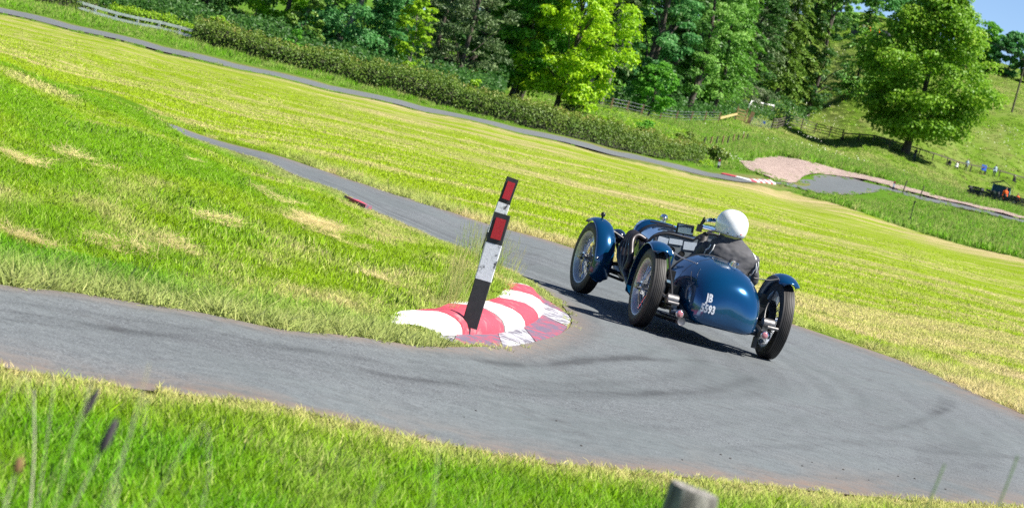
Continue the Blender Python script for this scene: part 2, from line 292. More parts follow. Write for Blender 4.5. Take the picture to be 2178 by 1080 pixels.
def zones(x, y):
    """what grows where: mown, dry, lush, pale (0..1 each)"""
    x = np.asarray(x, float); y = np.asarray(y, float)
    field = inside(FIELD, x, y).astype(float)
    # mowing runs lie along the far road
    al = x * .80 + y * .60; ac = -x * .60 + y * .80
    w = ac + .9 * (fbm(al * .06, ac * .12) - .5)
    row = np.abs(((w / 1.9) % 1) - .5) * 2
    swath = 1.0 * smooth01(row, .62, .95) * smooth01(fbm(al * .05 + 5, ac * .5 + 3, 3), .36, .60)
    swath = np.maximum(swath, .9 * smooth01(fbm(al * .04, ac * .62 + 40, 3), .52, .72))
    swath = np.maximum(swath, .95 * smooth01(fbm(al * .05 + 60, ac * .8 + 7, 3), .60, .78) * smooth01(y, 110, 45))
    worn = np.exp(-(((x + 1.5) / 4.2) ** 2 + ((y - 118) / 9) ** 2)) + np.exp(-(((x + 6.5) / 1.9) ** 2 + ((y - 110) / 8) ** 2))
    dfar = dist_line(FA, x, y); dtop = dist_line(FIELD[7:16], x, y)
    edge = smooth01(dfar, 5, 0) * .6 + smooth01(dtop, 11, 1) * .8 * smooth01(fbm(al * .05 + 9, ac * .6, 3), .38, .55)
    dry_f = np.clip(swath * .72 + worn * .85 * smooth01(fbm(x * .35, y * .22), .35, .6) + edge, 0, 1)
    dro = dist_line(ROUT, x, y); dri = dist_line(RIN, x, y)
    # rough ground inside the bend and the near bank
    n1 = fbm(x * .55 + 3, y * .30 + 8, 4); n2 = fbm(x * 1.7, y * .8, 4)
    dry_r = .55 * smooth01(n2, .50, .72) * smooth01(n1, .42, .62)
    near = (y < 17) & (dro < 4) & (field < .5)
    nb = smooth01(dro + (n2 - .5) * .7, .9, .05) * near
    dry_r = np.where(near, nb * .5 + .10 * smooth01(n2, .6, .8), dry_r)
    lush_r = smooth01(n1, .62, .36)
    lush_r = np.where(near, smooth01(dro, .3, 1.4) * (.55 + .45 * smooth01(n2, .6, .4)), lush_r * .6)
    verge_o = np.exp(-(dro / .8) ** 2) * (field > .5)
    verge_i = np.exp(-(dri / .55) ** 2) * (field < .5) * (y < 60)
    band = smooth01(dro, 4.5, 2.2) * smooth01(dro, 1.3, 2.4) * smooth01(n2, .25, .5) * (x > -1) * smooth01(x, 1.0, 3.0)
    dry = np.where(field > .5, np.maximum(dry_f, band * .95), dry_r)
    lush = np.where(field > .5, .12 * (1 - dry), lush_r)
    pale = np.clip(verge_o * .8 + verge_i * .9, 0, 1)
    # beyond the field: rank grass on the verges and banks, flowery hay meadow up the hill
    out = (field < .5) & (y > 100)
    hill = smooth01(y, 250, 330) * smooth01(x, 5, 25)
    n3 = fbm(x * .12, y * .05, 4)
    dry = np.where(out, .06 + hill * .12 * smooth01(n3, .4, .65) , dry)
    lush = np.where(out, .9 - .35 * hill, lush)
    pale = np.where(out, hill * .4 * smooth01(fbm(x * .3 + 30, y * .12, 3), .42, .62), pale)
    near_dirt = np.maximum(np.exp(-(dro / .16) ** 2), .9 * np.exp(-(dri / .12) ** 2)) * (y < 60)
    fd = np.minimum(dist_line(FB, x, y), dist_line(FA, x, y))
    near_dirt = np.maximum(near_dirt, .8 * np.exp(-(fd / .9) ** 2))
    return field, np.clip(dry, 0, 1), np.clip(lush, 0, 1), pale, near_dirt

def grass_colour(nt, mown, dry, lush, pale, rnd):
    """the one grass palette used by the sward and by the blades"""
    c = mixc(nt, lush, (.175, .29, .004), (.09, .25, .002))
    c = mixc(nt, mown, c, (.25, .365, .002))
    c = mixc(nt, math_n(nt, 'MULTIPLY', lush, math_n(nt, 'MULTIPLY', mown, .6)), c, (.10, .24, .006))
    c = mixc(nt, pale, c, (.27, .31, .10))
    c = mixc(nt, dry, c, (.50, .41, .21))
    v = math_n(nt, 'MULTIPLY_ADD', rnd, .8); v.node.inputs[2].default_value = .6
    m = N(nt, 'ShaderNodeVectorMath', operation='SCALE'); nt.links.new(c, m.inputs[0]); nt.links.new(v, m.inputs['Scale'])
    return m.outputs[0]

def mat_ground():
    m, nt, p = new_mat('turf')
    a = N(nt, 'ShaderNodeAttribute', attribute_name='zones'); s = N(nt, 'ShaderNodeSeparateColor'); nt.links.new(a.outputs['Color'], s.inputs[0])
    tc = N(nt, 'ShaderNodeTexCoord')
    d = N(nt, 'ShaderNodeAttribute', attribute_name='dirt')
    f1 = noise_fac(nt, 2.2, 8, .7, tc.outputs['Object']); f2 = noise_fac(nt, 38, 5, .7, tc.outputs['Object'])
    f = math_n(nt, 'MULTIPLY_ADD', f1, .55); f.node.inputs[2].default_value = 0; nt.links.new(math_n(nt, 'MULTIPLY', f2, .45), f.node.inputs[2])
    mp = N(nt, 'ShaderNodeMapping'); mp.vector_type = 'TEXTURE'; mp.inputs['Rotation'].default_value = (0, 0, RAD(36.9)); mp.inputs['Scale'].default_value = (9.0, .55, 1); nt.links.new(tc.outputs['Object'], mp.inputs[0])
    fs = noise_fac(nt, 1.0, 5, .62, mp.outputs[0]); fsr = ramp(nt, fs, [(.36, (0, 0, 0)), (.66, (1, 1, 1))])
    dry_in = math_n(nt, 'ADD', s.outputs[1], math_n(nt, 'MULTIPLY', s.outputs[0], math_n(nt, 'MULTIPLY', ramp(nt, fs, [(.54, (0, 0, 0)), (.70, (1, 1, 1))]), .55)), True)
    fm = math_n(nt, 'MULTIPLY', math_n(nt, 'SUBTRACT', fsr, .5), math_n(nt, 'MULTIPLY', s.outputs[0], .5)); f = math_n(nt, 'ADD', f, fm)
    dr = math_n(nt, 'MULTIPLY', dry_in, math_n(nt, 'MULTIPLY_ADD', f, 2.0), True)
    dr.node.inputs[1].links[0].from_node.inputs[2].default_value = -.05
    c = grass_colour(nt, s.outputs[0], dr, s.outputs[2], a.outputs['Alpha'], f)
    dm = math_n(nt, 'MULTIPLY', d.outputs['Fac'], ramp(nt, f, [(.35, (.2, .2, .2)), (.6, (1, 1, 1))]), True)
    sh = N(nt, 'ShaderNodeVectorMath', operation='SCALE'); nt.links.new(c, sh.inputs[0]); blade_shade = math_n(nt, 'MULTIPLY_ADD', s.outputs[0], .10); blade_shade.node.inputs[2].default_value = .58; nt.links.new(blade_shade, sh.inputs['Scale']); c = sh.outputs[0]  # turf colour darkened to stand in for the shade between grass blades
    c = mixc(nt, dm, c, (.20, .135, .085))
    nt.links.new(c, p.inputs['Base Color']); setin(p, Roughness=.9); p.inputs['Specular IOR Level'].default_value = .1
    bump(nt, p, f2, .9, .03)
    return m

def build_ground():
    ys = np.concatenate([np.arange(-12, 6, 1.0), np.arange(6, 60, .25), np.arange(60, 250, 1.0), np.arange(250, 600, 4.0), np.geomspace(600, 2600, 14)])
    ts = np.concatenate([np.linspace(-1.3, -.23, 22)[:-1], np.linspace(-.23, .23, 280), np.linspace(.23, 1.3, 22)[1:]])
    T, Y = np.meshgrid(ts, ys); X = T * (Y + 14)
    Z = hz(X, Y)
    near = Y < 70
    rough = np.where(near, .05 * (fbm(X * 1.3, Y * 1.3, 3) - .5) + .03 * (fbm(X * 5, Y * 5, 2) - .5), .25 * (fbm(X * .15, Y * .15, 3) - .5))
    field, dry, lush, pale, dirt = zones(X, Y)
    rd = inside(ROAD_POLY, X, Y) | inside(KERB_POLY, X, Y); rf = inside(FAR_POLY, X, Y) | inside(TR_POLY, X, Y) | inside(GRAVEL, X, Y) | inside(GRAVEL2, X, Y)
    keep = np.minimum(dist_line(ROUT, X, Y), dist_line(RIN, X, Y))
    Z = Z + rough * smooth01(keep, 0, .8) * np.where(field > .5, .5, 1)
    sink = np.where(inside(KERB_POLY, X, Y), smooth01(dist_line(KERB_POLY + KERB_POLY[:1], X, Y), 0, .2), smooth01(keep, .02, .45))
    Z = np.where(rd, Z - .06 * sink, Z)
    kf = np.minimum.reduce([dist_line(l, X, Y) for l in (FA, FB, TA, TB)])
    Z = np.where(rf, Z - .09 * smooth01(kf, .1, 1.0), Z)
    n, m = X.shape; I = np.arange(n * m).reshape(n, m)
    Fq = np.stack([I[:-1, :-1], I[:-1, 1:], I[1:, 1:], I[1:, :-1]], -1).reshape(-1, 4)
    me = mesh_np('ground', np.stack([X, Y, Z], -1).reshape(-1, 3), Fq, True)
    fattr(me, 'zones', np.stack([field, dry, lush, pale], -1).reshape(-1, 4)); fattr(me, 'dirt', dirt.ravel())
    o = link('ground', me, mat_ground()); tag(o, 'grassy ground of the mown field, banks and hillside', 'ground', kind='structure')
    return o
ground = build_ground()

# ---------------------------------------------------------------- tarmac
def mat_asphalt(name='asphalt', base=.118):
    m, nt, p = new_mat(name); tc = N(nt, 'ShaderNodeTexCoord')
    big = noise_fac(nt, .55, 4, .6, tc.outputs['Object'], .6); fine = noise_fac(nt, 75, 3, .7, tc.outputs['Object']); mid = noise_fac(nt, 9, 4, .6, tc.outputs['Object'])
    c = ramp(nt, fine, [(.34, (base * .42, base * .46, base * .52)), (.5, (base * .92, base * 1.04, base * 1.14)), (.66, (base * 1.65, base * 1.78, base * 1.9))])
    c = mixc(nt, ramp(nt, big, [(.38, (0, 0, 0)), (.66, (1, 1, 1))]), c, (base * .98, base * 1.16, base * 1.22), 'MIX')
    c2 = mixc(nt, ramp(nt, fine, [(.3, (.25, .25, .25)), (.65, (1, 1, 1))]), (base * .5, base * .52, base * .55), c)
    c2 = mixc(nt, ramp(nt, mid, [(.35, (0, 0, 0)), (.7, (.5, .5, .5))]), c2, (base * 1.34, base * 1.5, base * 1.58))
    c2 = mixc(nt, ramp(nt, noise_fac(nt, 2.4, 6, .7, tc.outputs['Object'], 1.2), [(.30, (.5, .5, .5)), (.45, (0, 0, 0))]), c2, (base * .55, base * .55, base * .58))
    warm = N(nt, 'ShaderNodeAttribute', attribute_name='edge')
    e = math_n(nt, 'MULTIPLY', warm.outputs['Fac'], ramp(nt, mid, [(.3, (.2, .2, .2)), (.62, (1, 1, 1))]), True)
    c3 = mixc(nt, e, c2, (.17, .125, .10))
    rub_shadow = N(nt, 'ShaderNodeAttribute', attribute_name='rubber_shadow')
    rb = math_n(nt, 'MULTIPLY', rub_shadow.outputs['Fac'], ramp(nt, fine, [(.3, (1, 1, 1)), (.75, (.55, .55, .55))]), True)
    c4 = mixc(nt, rb, c3, (.016, .016, .018))
    nt.links.new(c4, p.inputs['Base Color']); setin(p, Roughness=.82); p.inputs['Specular IOR Level'].default_value = .35
    bump(nt, p, fine, .55, .006)
    return m

def strip(A, B, nw):
    A = np.array([p[:2] for p in A]); B = np.array([p[:2] for p in B]); t = np.linspace(0, 1, nw)[None, :, None]
    return A[:, None] * (1 - t) + B[:, None] * t

def dark_line(x, y, pts, w, k):
    return k * np.exp(-(dist_line(pts, x, y) / w) ** 2)

def build_road():
    A, B = crspline(ROAD_IN, 30), crspline(ROAD_OUT, 30); P = strip(A, B, 110)
    n, m = P.shape[:2]; X, Y = P[..., 0], P[..., 1]
    Z = hz(X, Y) + .012
    s = np.linspace(0, 1, m)[None, :] * np.ones((n, 1))
    w = np.linalg.norm(P[:, -1] - P[:, 0], axis=-1)[:, None]
    de = np.minimum(s, 1 - s) * w
    nz = fbm(X * 2.2, Y * 1.3, 3)
    outer = (1 - s) * w
    edge = np.clip(np.exp(-(de / .18) ** 2) * .8 + np.exp(-(outer / .55) ** 2) * .75 * smooth01(nz, .35, .6), 0, 1)
    # rubber laid along the racing line
    line = .20 * np.exp(-((s - .26) / .07) ** 2) * smooth01(fbm(X * .8, Y * .6), .2, .6) + .14 * np.exp(-((s - .48) / .05) ** 2) * smooth01(fbm(X * .9 + 9, Y * .5), .3, .6)
    fine = .16 * smooth01(fbm(s * w * 5 + 3, Y * .22, 3), .50, .68)
    rub_shadow = line + fine
    for k, (c0, w0, a0) in enumerate([(.10, .010, .26), (.145, .014, .30), (.20, .02, .22), (.31, .012, .22), (.36, .02, .16), (.44, .012, .15), (.60, .02, .14), (.68, .012, .10)]):
        rub_shadow = rub_shadow + a0 * np.exp(-((s - c0 - .03 * np.sin(Y * .35 + k)) / w0) ** 2) * smooth01(fbm(X * .7 + 5 * k, Y * .35 + k, 2), .30, .58)
    for pts, wd, k in SKIDS_SHADOW: rub_shadow = rub_shadow + dark_line(X, Y, crspline(pts, 6), wd, k) * (.45 + .55 * smooth01(fbm(X * 6, Y * 2.5, 2), .3, .6))  # tyre marks and the painted shadow line share this dark tone
    V = np.stack([X, Y, Z], -1).reshape(-1, 3); I = np.arange(n * m).reshape(n, m)
    me = mesh_np('road', V, np.stack([I[:-1, :-1], I[:-1, 1:], I[1:, 1:], I[1:, :-1]], -1).reshape(-1, 4), True)
    fattr(me, 'edge', edge.ravel()); fattr(me, 'rubber_shadow', np.clip(rub_shadow, 0, .75).ravel())
    o = link('road', me, ASPHALT); tag(o, 'grey tarmac hairpin bend of the hill climb course', 'road', kind='structure')
    return o
ASPHALT = mat_asphalt()
road = build_road()

def far_road(name, A, B, label, lift=.025):
    P = strip(A, B, 6); n, m = P.shape[:2]; X, Y = P[..., 0], P[..., 1]; Z = hz(X, Y) + lift
    s = np.abs(np.linspace(-1, 1, m))[None, :] * np.ones((n, 1)); I = np.arange(n * m).reshape(n, m)
    me = mesh_np(name, np.stack([X, Y, Z], -1).reshape(-1, 3), np.stack([I[:-1, :-1], I[:-1, 1:], I[1:, 1:], I[1:, :-1]], -1).reshape(-1, 4), True)
    fattr(me, 'edge', (smooth01(s, .7, 1) * .4).ravel()); fattr(me, 'rubber_shadow', (.10 * smooth01(fbm(X * .5, Y * .15), .4, .7)).ravel())
    o = link(name, me, ASPHALT); tag(o, label, 'road', kind='structure'); return o
far_road('road', FA, FB, 'narrow grey road along the far side of the mown field')
far_road('road', TA, TB, 'grey tarmac turn beside the pink gravel trap', .06)

def mat_gravel():
    m, nt, p = new_mat('pink_gravel'); tc = N(nt, 'ShaderNodeTexCoord')
    f = noise_fac(nt, 2.2, 8, .85, tc.outputs['Object'])
    nt.links.new(ramp(nt, f, [(.32, (.13, .085, .07)), (.5, (.33, .245, .215)), (.68, (.48, .385, .345))]), p.inputs['Base Color'])
    setin(p, Roughness=.95); bump(nt, p, f, 1.0, .15); return m
GRAVELM = mat_gravel()
def poly_sheet(name, poly, lift, label, kind='structure'):
    P = crspline(list(poly) + [poly[0]], 4)[:-1]; bm = bmesh.new()
    vs = [bm.verts.new((p[0], p[1], 0)) for p in P]; bm.faces.new(vs)
    bmesh.ops.triangulate(bm, faces=bm.faces)
    for _ in range(3): bmesh.ops.subdivide_edges(bm, edges=[e for e in bm.edges if e.calc_length() > 1.2], cuts=1, use_grid_fill=False); bmesh.ops.triangulate(bm, faces=bm.faces)
    X = np.array([v.co.x for v in bm.verts]); Y = np.array([v.co.y for v in bm.verts]); Z = hz(X, Y) + lift + .15 * fbm(X * .8, Y * .4, 3) - .05
    for v, z in zip(bm.verts, Z): v.co.z = z
    me = bpy.data.meshes.new(name); bmesh.ops.recalc_face_normals(bm, faces=bm.faces)
    for f in bm.faces: f.smooth = True
    bm.to_mesh(me); bm.free()
    o = link(name, me, GRAVELM); tag(o, label, 'gravel', kind=kind); return o
poly_sheet('gravel_bed', GRAVEL, .09, 'pink gravel trap outside the far turn')
poly_sheet('gravel_strip', GRAVEL2, .09, 'thin strip of pink gravel above the far road')
# ---------------------------------------------------------------- grass
def mat_blade():
    m, nt, p = new_mat('grass_blade')
    a = N(nt, 'ShaderNodeAttribute', attribute_name='tz', attribute_type='INSTANCER'); s = N(nt, 'ShaderNodeSeparateColor'); nt.links.new(a.outputs['Color'], s.inputs[0])
    r = N(nt, 'ShaderNodeAttribute', attribute_name='rn', attribute_type='INSTANCER')
    h = N(nt, 'ShaderNodeAttribute', attribute_name='tone')
    f = math_n(nt, 'ADD', math_n(nt, 'MULTIPLY', r.outputs['Fac'], .5), math_n(nt, 'MULTIPLY', h.outputs['Fac'], .5))
    al = N(nt, 'ShaderNodeAttribute', attribute_name='tp', attribute_type='INSTANCER')
    d2 = math_n(nt, 'ADD', s.outputs[1], ramp(nt, h.outputs['Fac'], [(.82, (0, 0, 0)), (.95, (.30, .30, .30))]), True)
    c = grass_colour(nt, s.outputs[0], d2, s.outputs[2], al.outputs['Fac'], f)
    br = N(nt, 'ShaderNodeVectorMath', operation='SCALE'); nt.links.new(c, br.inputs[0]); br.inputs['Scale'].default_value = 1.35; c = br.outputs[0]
    nt.links.new(c, p.inputs['Base Color']); setin(p, Roughness=.6); p.inputs['Specular IOR Level'].default_value = .2
    ge = N(nt, 'ShaderNodeNewGeometry'); va = N(nt, 'ShaderNodeVectorMath', operation='MULTIPLY_ADD'); va.inputs[1].default_value = (.45, .45, .45); va.inputs[2].default_value = (0, 0, .6)
    nt.links.new(ge.outputs['Normal'], va.inputs[0]); vn = N(nt, 'ShaderNodeVectorMath', operation='NORMALIZE'); nt.links.new(va.outputs[0], vn.inputs[0]); nt.links.new(vn.outputs[0], p.inputs['Normal'])
    t = N(nt, 'ShaderNodeBsdfTranslucent'); nt.links.new(c, t.inputs[0])
    mx = N(nt, 'ShaderNodeMixShader'); mx.inputs[0].default_value = .42
    nt.links.new(p.outputs[0], mx.inputs[1]); nt.links.new(t.outputs[0], mx.inputs[2])
    nt.links.new(mx.outputs[0], nt.nodes['Material Output'].inputs[0]); return m
BLADE = mat_blade()
TUFTS = {}
def tuft_set(key, nvar, nb, rad, h0, h1, wid, lean, seed, flat=0.0, heads=0):
    col = bpy.data.collections.new('tufts_' + key); rs = np.random.RandomState(seed)
    for v in range(nvar):
        V = []; Fq = []; tone = []
        for b in range(nb):
            a, r = rs.rand() * 6.283, rad * math.sqrt(rs.rand()); x, y = r * math.cos(a), r * math.sin(a)
            h = h0 + (h1 - h0) * rs.rand(); w = wid * (.6 + .8 * rs.rand()); ln = lean * (.3 + rs.rand()) * h; d = rs.rand() * 6.283
            if flat: ln = h * (.8 + .6 * rs.rand()); h = h * flat * rs.rand()
            lx, ly = math.cos(d) * ln, math.sin(d) * ln; q = rs.rand() * 3.14; wx, wy = math.cos(q) * w, math.sin(q) * w
            i = len(V); z0 = -.01 if not flat else .004 + .03 * rs.rand()
            V += [(x - wx, y - wy, z0), (x + wx, y + wy, z0), (x + .38 * lx + wx * .8, y + .38 * ly + wy * .8, z0 + .6 * h), (x + .38 * lx - wx * .8, y + .38 * ly - wy * .8, z0 + .6 * h),
                  (x + lx + wx * .12, y + ly + wy * .12, z0 + h), (x + lx - wx * .12, y + ly - wy * .12, z0 + h)]
            Fq += [(i, i + 1, i + 2, i + 3), (i + 3, i + 2, i + 4, i + 5)]
            tn = rs.rand(); tone += [tn] * 6
        for b in range(heads):     # seed heads on stalks
            a, r = rs.rand() * 6.283, rad * .8 * math.sqrt(rs.rand()); x, y = r * math.cos(a), r * math.sin(a); h = h1 * (1.0 + .4 * rs.rand()); d = rs.rand() * 6.283; ln = .12 * h
            lx, ly = math.cos(d) * ln, math.sin(d) * ln
            for q in (0, 1.57):
                wx, wy = math.cos(q) * wid * .35, math.sin(q) * wid * .35; i = len(V)
                V += [(x - wx, y - wy, 0), (x + wx, y + wy, 0), (x + lx + wx, y + ly + wy, h * .8), (x + lx - wx, y + ly - wy, h * .8)]; Fq += [(i, i + 1, i + 2, i + 3)]
                i = len(V); k = 2.2
                V += [(x + lx - wx * k, y + ly - wy * k, h * .8), (x + lx + wx * k, y + ly + wy * k, h * .8), (x + lx * 1.15 + wx, y + ly * 1.15 + wy, h), (x + lx * 1.15 - wx, y + ly * 1.15 - wy, h)]; Fq += [(i, i + 1, i + 2, i + 3)]
                tone += [1.0] * 8
        me = mesh_np('tuft', np.array(V), np.array(Fq)); fattr(me, 'tone', np.array(tone)); me.materials.append(BLADE)
        col.objects.link(bpy.data.objects.new('tuft_' + key, me))
    TUFTS[key] = (col, nvar)
tuft_set('short', 4, 46, .12, .018, .040, .0030, .6, 1)
tuft_set('rough', 5, 46, .085, .025, .072, .0030, .75, 2)
tuft_set('bent', 4, 34, .09, .06, .13, .0036, 1.1, 3)
tuft_set('tall', 4, 60, .22, .22, .55, .009, .30, 4, heads=8)
tuft_set('field', 4, 70, .45, .018, .045, .009, .6, 5)
tuft_set('rank', 4, 80, .5, .16, .46, .022, .4, 6, heads=2)
tuft_set('hay', 5, 80, .16, .10, .24, .0022, 1.0, 7, flat=.30)
tuft_set('stalk', 4, 5, .05, .25, .5, .003, .35, 8, heads=5)

_groups = {}
def scatter_group(key):
    if key in _groups: return _groups[key]
    ng = bpy.data.node_groups.new('scatter_' + key, 'GeometryNodeTree')
    ng.interface.new_socket('Geometry', in_out='INPUT', socket_type='NodeSocketGeometry'); ng.interface.new_socket('Geometry', in_out='OUTPUT', socket_type='NodeSocketGeometry')
    gi, go = ng.nodes.new('NodeGroupInput'), ng.nodes.new('NodeGroupOutput')
    ip = ng.nodes.new('GeometryNodeInstanceOnPoints'); ci = ng.nodes.new('GeometryNodeCollectionInfo')
    ci.inputs['Collection'].default_value = TUFTS[key][0]; ci.inputs['Separate Children'].default_value = True; ci.inputs['Reset Children'].default_value = True
    def at(n, t):
        a = ng.nodes.new('GeometryNodeInputNamedAttribute'); a.data_type = t; a.inputs['Name'].default_value = n; return a.outputs['Attribute']
    L = ng.links.new
    L(gi.outputs[0], ip.inputs['Points']); L(ci.outputs[0], ip.inputs['Instance']); ip.inputs['Pick Instance'].default_value = True
    L(at('vid', 'INT'), ip.inputs['Instance Index']); L(at('rot', 'FLOAT_VECTOR'), ip.inputs['Rotation']); L(at('scl', 'FLOAT_VECTOR'), ip.inputs['Scale'])
    L(ip.outputs[0], go.inputs[0]); _groups[key] = ng; return ng

def scatter(name, key, X, Y, scl, label, Z=None, tz=None, tall=1.0, seed=0, cat='grass', tilt=.12):
    rs = np.random.RandomState(seed + 11); n = len(X)
    if Z is None: Z = hz(X, Y)
    if tz is None:
        f, d, l, p, _ = zones(X, Y)
    else: f, d, l, p = [np.broadcast_to(np.asarray(v, float), (n,)) for v in tz]
    me = bpy.data.meshes.new(name); me.vertices.add(n); me.vertices.foreach_set('co', np.stack([X, Y, Z], -1).astype(np.float32).ravel())
    fattr(me, 'tz', np.stack([f, np.clip(d + rs.normal(0, .12, n) * (d > .02), 0, 1), l, np.ones(n)], -1)); fattr(me, 'tp', np.clip(p, 0, 1)); fattr(me, 'rn', rs.rand(n))
    fattr(me, 'rot', np.stack([rs.normal(0, tilt, n), rs.normal(0, tilt, n), rs.rand(n) * 6.283], -1))
    s = scl * (.75 + .5 * rs.rand(n)); fattr(me, 'scl', np.stack([s, s, s * tall * (.8 + .4 * rs.rand(n))], -1))
    a = me.attributes.new('vid', 'INT', 'POINT'); a.data.foreach_set('value', rs.randint(0, TUFTS[key][1], n).astype(np.int32))
    o = link(name, me, None); md = o.modifiers.new('scatter', 'NODES'); md.node_group = scatter_group(key)
    tag(o, label, cat, kind='stuff'); return o

def sample(y0, y1, dens, seed, tmax=.215, margin=1.0):
    """points in plan between two distances, dens per square metre (a function of distance or a number)"""
    rs = np.random.RandomState(seed); X = []; Y = []
    for ya in np.arange(y0, y1, max(.5, (y1 - y0) / 40)):
        yb = min(ya + max(.5, (y1 - y0) / 40), y1); w = tmax * yb + margin; d = dens((ya + yb) / 2) if callable(dens) else dens
        n = int(2 * w * (yb - ya) * d); X.append((rs.rand(n) * 2 - 1) * w); Y.append(ya + rs.rand(n) * (yb - ya))
    return np.concatenate(X), np.concatenate(Y)

def off_tarmac(X, Y, pad=0.0):
    k = ~(inside(ROAD_POLY, X, Y) | inside(KERB_POLY, X, Y) | inside(FAR_POLY, X, Y) | inside(TR_POLY, X, Y) | inside(GRAVEL, X, Y) | inside(GRAVEL2, X, Y))
    return k
# near bank, below the road
X, Y = sample(7, 17.2, 300, 1, .225, .6); dro = dist_line(ROUT, X, Y)
k = off_tarmac(X, Y) & ~inside(FIELD, X, Y) & (dist_line(RIN, X, Y) > 1.5) & (dro < 6.5); X, Y = X[k], Y[k]; dro = dro[k]
e = dro > .5
scatter('grass', 'rough', X[e], Y[e], 1.0, 'lush green grass of the near bank below the road', tall=1.25, seed=1)
scatter('grass', 'rough', X[~e], Y[~e], .8, 'bleached grass fringe along the near edge of the road', tall=.8, seed=2)
# inside the bend
X, Y = sample(13, 46, lambda y: np.interp(y, [13, 20, 30, 46], [210, 170, 105, 55]), 3, .22, 1.2)
k = off_tarmac(X, Y) & ~inside(FIELD, X, Y) & (dist_line(ROUT, X, Y) > .5) & (X < 0.7) & (dist_line(RIN, X, Y) < 14); X, Y = X[k], Y[k]
dri = dist_line(RIN, X, Y); nn = fbm(X * .9 + 4, Y * .5, 3)
e = dri < .75
scatter('grass', 'bent', X[e & (Y < 17)], Y[e & (Y < 17)], .8, 'pale bent grass edging the bank inside the bend', seed=3, tilt=.35)
scatter('grass', 'rough', X[e & (Y >= 17)], Y[e & (Y >= 17)], .9, 'short grass fringe along the back of the bank', seed=30, tall=.55)
e2 = ~e & (nn > .40); sc = np.interp(Y, [13, 25, 46], [1.0, 1.15, 1.6])
scatter('grass', 'rough', X[e2], Y[e2], sc[e2], 'rough green grass on the bank inside the bend', seed=4, tall=np.interp(Y[e2], [20, 30], [.8, .45]))
e3 = ~e & ~e2
scatter('grass', 'short', X[e3], Y[e3], sc[e3] * 1.2, 'shorter yellow grass between the rough patches inside the bend', seed=5, tall=np.interp(Y[e3], [20, 30], [1.0, .6]))
# field verge along the tarmac
X, Y = sample(24, 56, lambda y: np.interp(y, [24, 56], [85, 45]), 6, .22, 1.2); dro = dist_line(ROUT, X, Y)
k = inside(FIELD, X, Y) & (dro < 1.5) & (dro < .5 + 1.1 * fbm(X * .7, Y * .4, 3)); X, Y = X[k], Y[k]
scatter('grass', 'bent', X, Y, np.interp(Y, [24, 56], [.8, 1.2]), 'longer pale grass verge between road and mown field', seed=6, tall=.85, tilt=.3)
# mown field
X, Y = sample(24, 62, lambda y: np.interp(y, [24, 35, 62], [85, 62, 34]), 7, .22, 1.2); k = inside(FIELD, X, Y) & (dist_line(ROUT, X, Y) > .3); X, Y = X[k], Y[k]
scatter('grass', 'short', X, Y, np.interp(Y, [24, 62], [1.05, 1.6]), 'short mown striped grass of the near part of the field', seed=7, tall=.7)
X, Y = sample(62, 110, lambda y: np.interp(y, [62, 110], [3.0, .6]), 8, .22, 2); k = inside(FIELD, X, Y); X, Y = X[k], Y[k]
scatter('grass', 'field', X, Y, np.interp(Y, [62, 158], [.9, 1.6]), 'short mown striped grass of the far part of the field', seed=8, tall=.6)
# rank grass on the far verges, banks and round the gravel
X, Y = sample(126, 260, lambda y: np.interp(y, [126, 175, 260], [4.5, 3.0, 1.6]), 9, .225, 3)
k = off_tarmac(X, Y) & ~inside(FIELD, X, Y); X, Y = X[k], Y[k]
kf = np.minimum.reduce([dist_line(l, X, Y) for l in (FA, FB, TA, TB)])
k = kf > 1.2; X, Y, kf = X[k], Y[k], kf[k]
bank = (fbm(X * .3, Y * .12, 3) * .6 + .5) * np.clip(kf / 5, .25, 1)
scatter('grass', 'rank', X, Y, np.clip(bank, .2, 1.0), 'rank green grass on the far verges and banks', seed=9, tall=.9)
# tufts creeping over the edges of the gravel and the far tarmac
rs_e = np.random.RandomState(14); ge = np.array(crspline(list(GRAVEL) + [GRAVEL[0]], 14) + crspline(GRAVEL2, 10) + crspline(TR_A, 10)); ex, ey = ge[:, 0] + rs_e.normal(0, .35, len(ge)), ge[:, 1] + rs_e.normal(0, 1.3, len(ge))
scatter('grass', 'rank', ex, ey, .35, 'short tufts creeping over the edges of gravel and far tarmac', seed=32, tall=.7, Z=hz(ex, ey) + .05)
# long grass hanging over the upper edge of the gravel
g = np.array(crspline(GRAVEL[:7], 40)); rs_g = np.random.RandomState(3); gx, gy = g[:, 0] + rs_g.normal(0, .25, len(g)) - .1, g[:, 1] + np.abs(rs_g.normal(0, .9, len(g))) + .2
scatter('grass', 'rank', gx, gy, 1.15, 'long green grass overhanging the upper edge of the gravel', seed=31, tall=1.1)
X, Y = sample(255, 510, .55, 10, .225, 4); k = (X > -5); X, Y = X[k], Y[k]
scatter('grass', 'rank', X, Y, 1.1, 'flowery hay meadow on the hillside', seed=10, tall=.55)
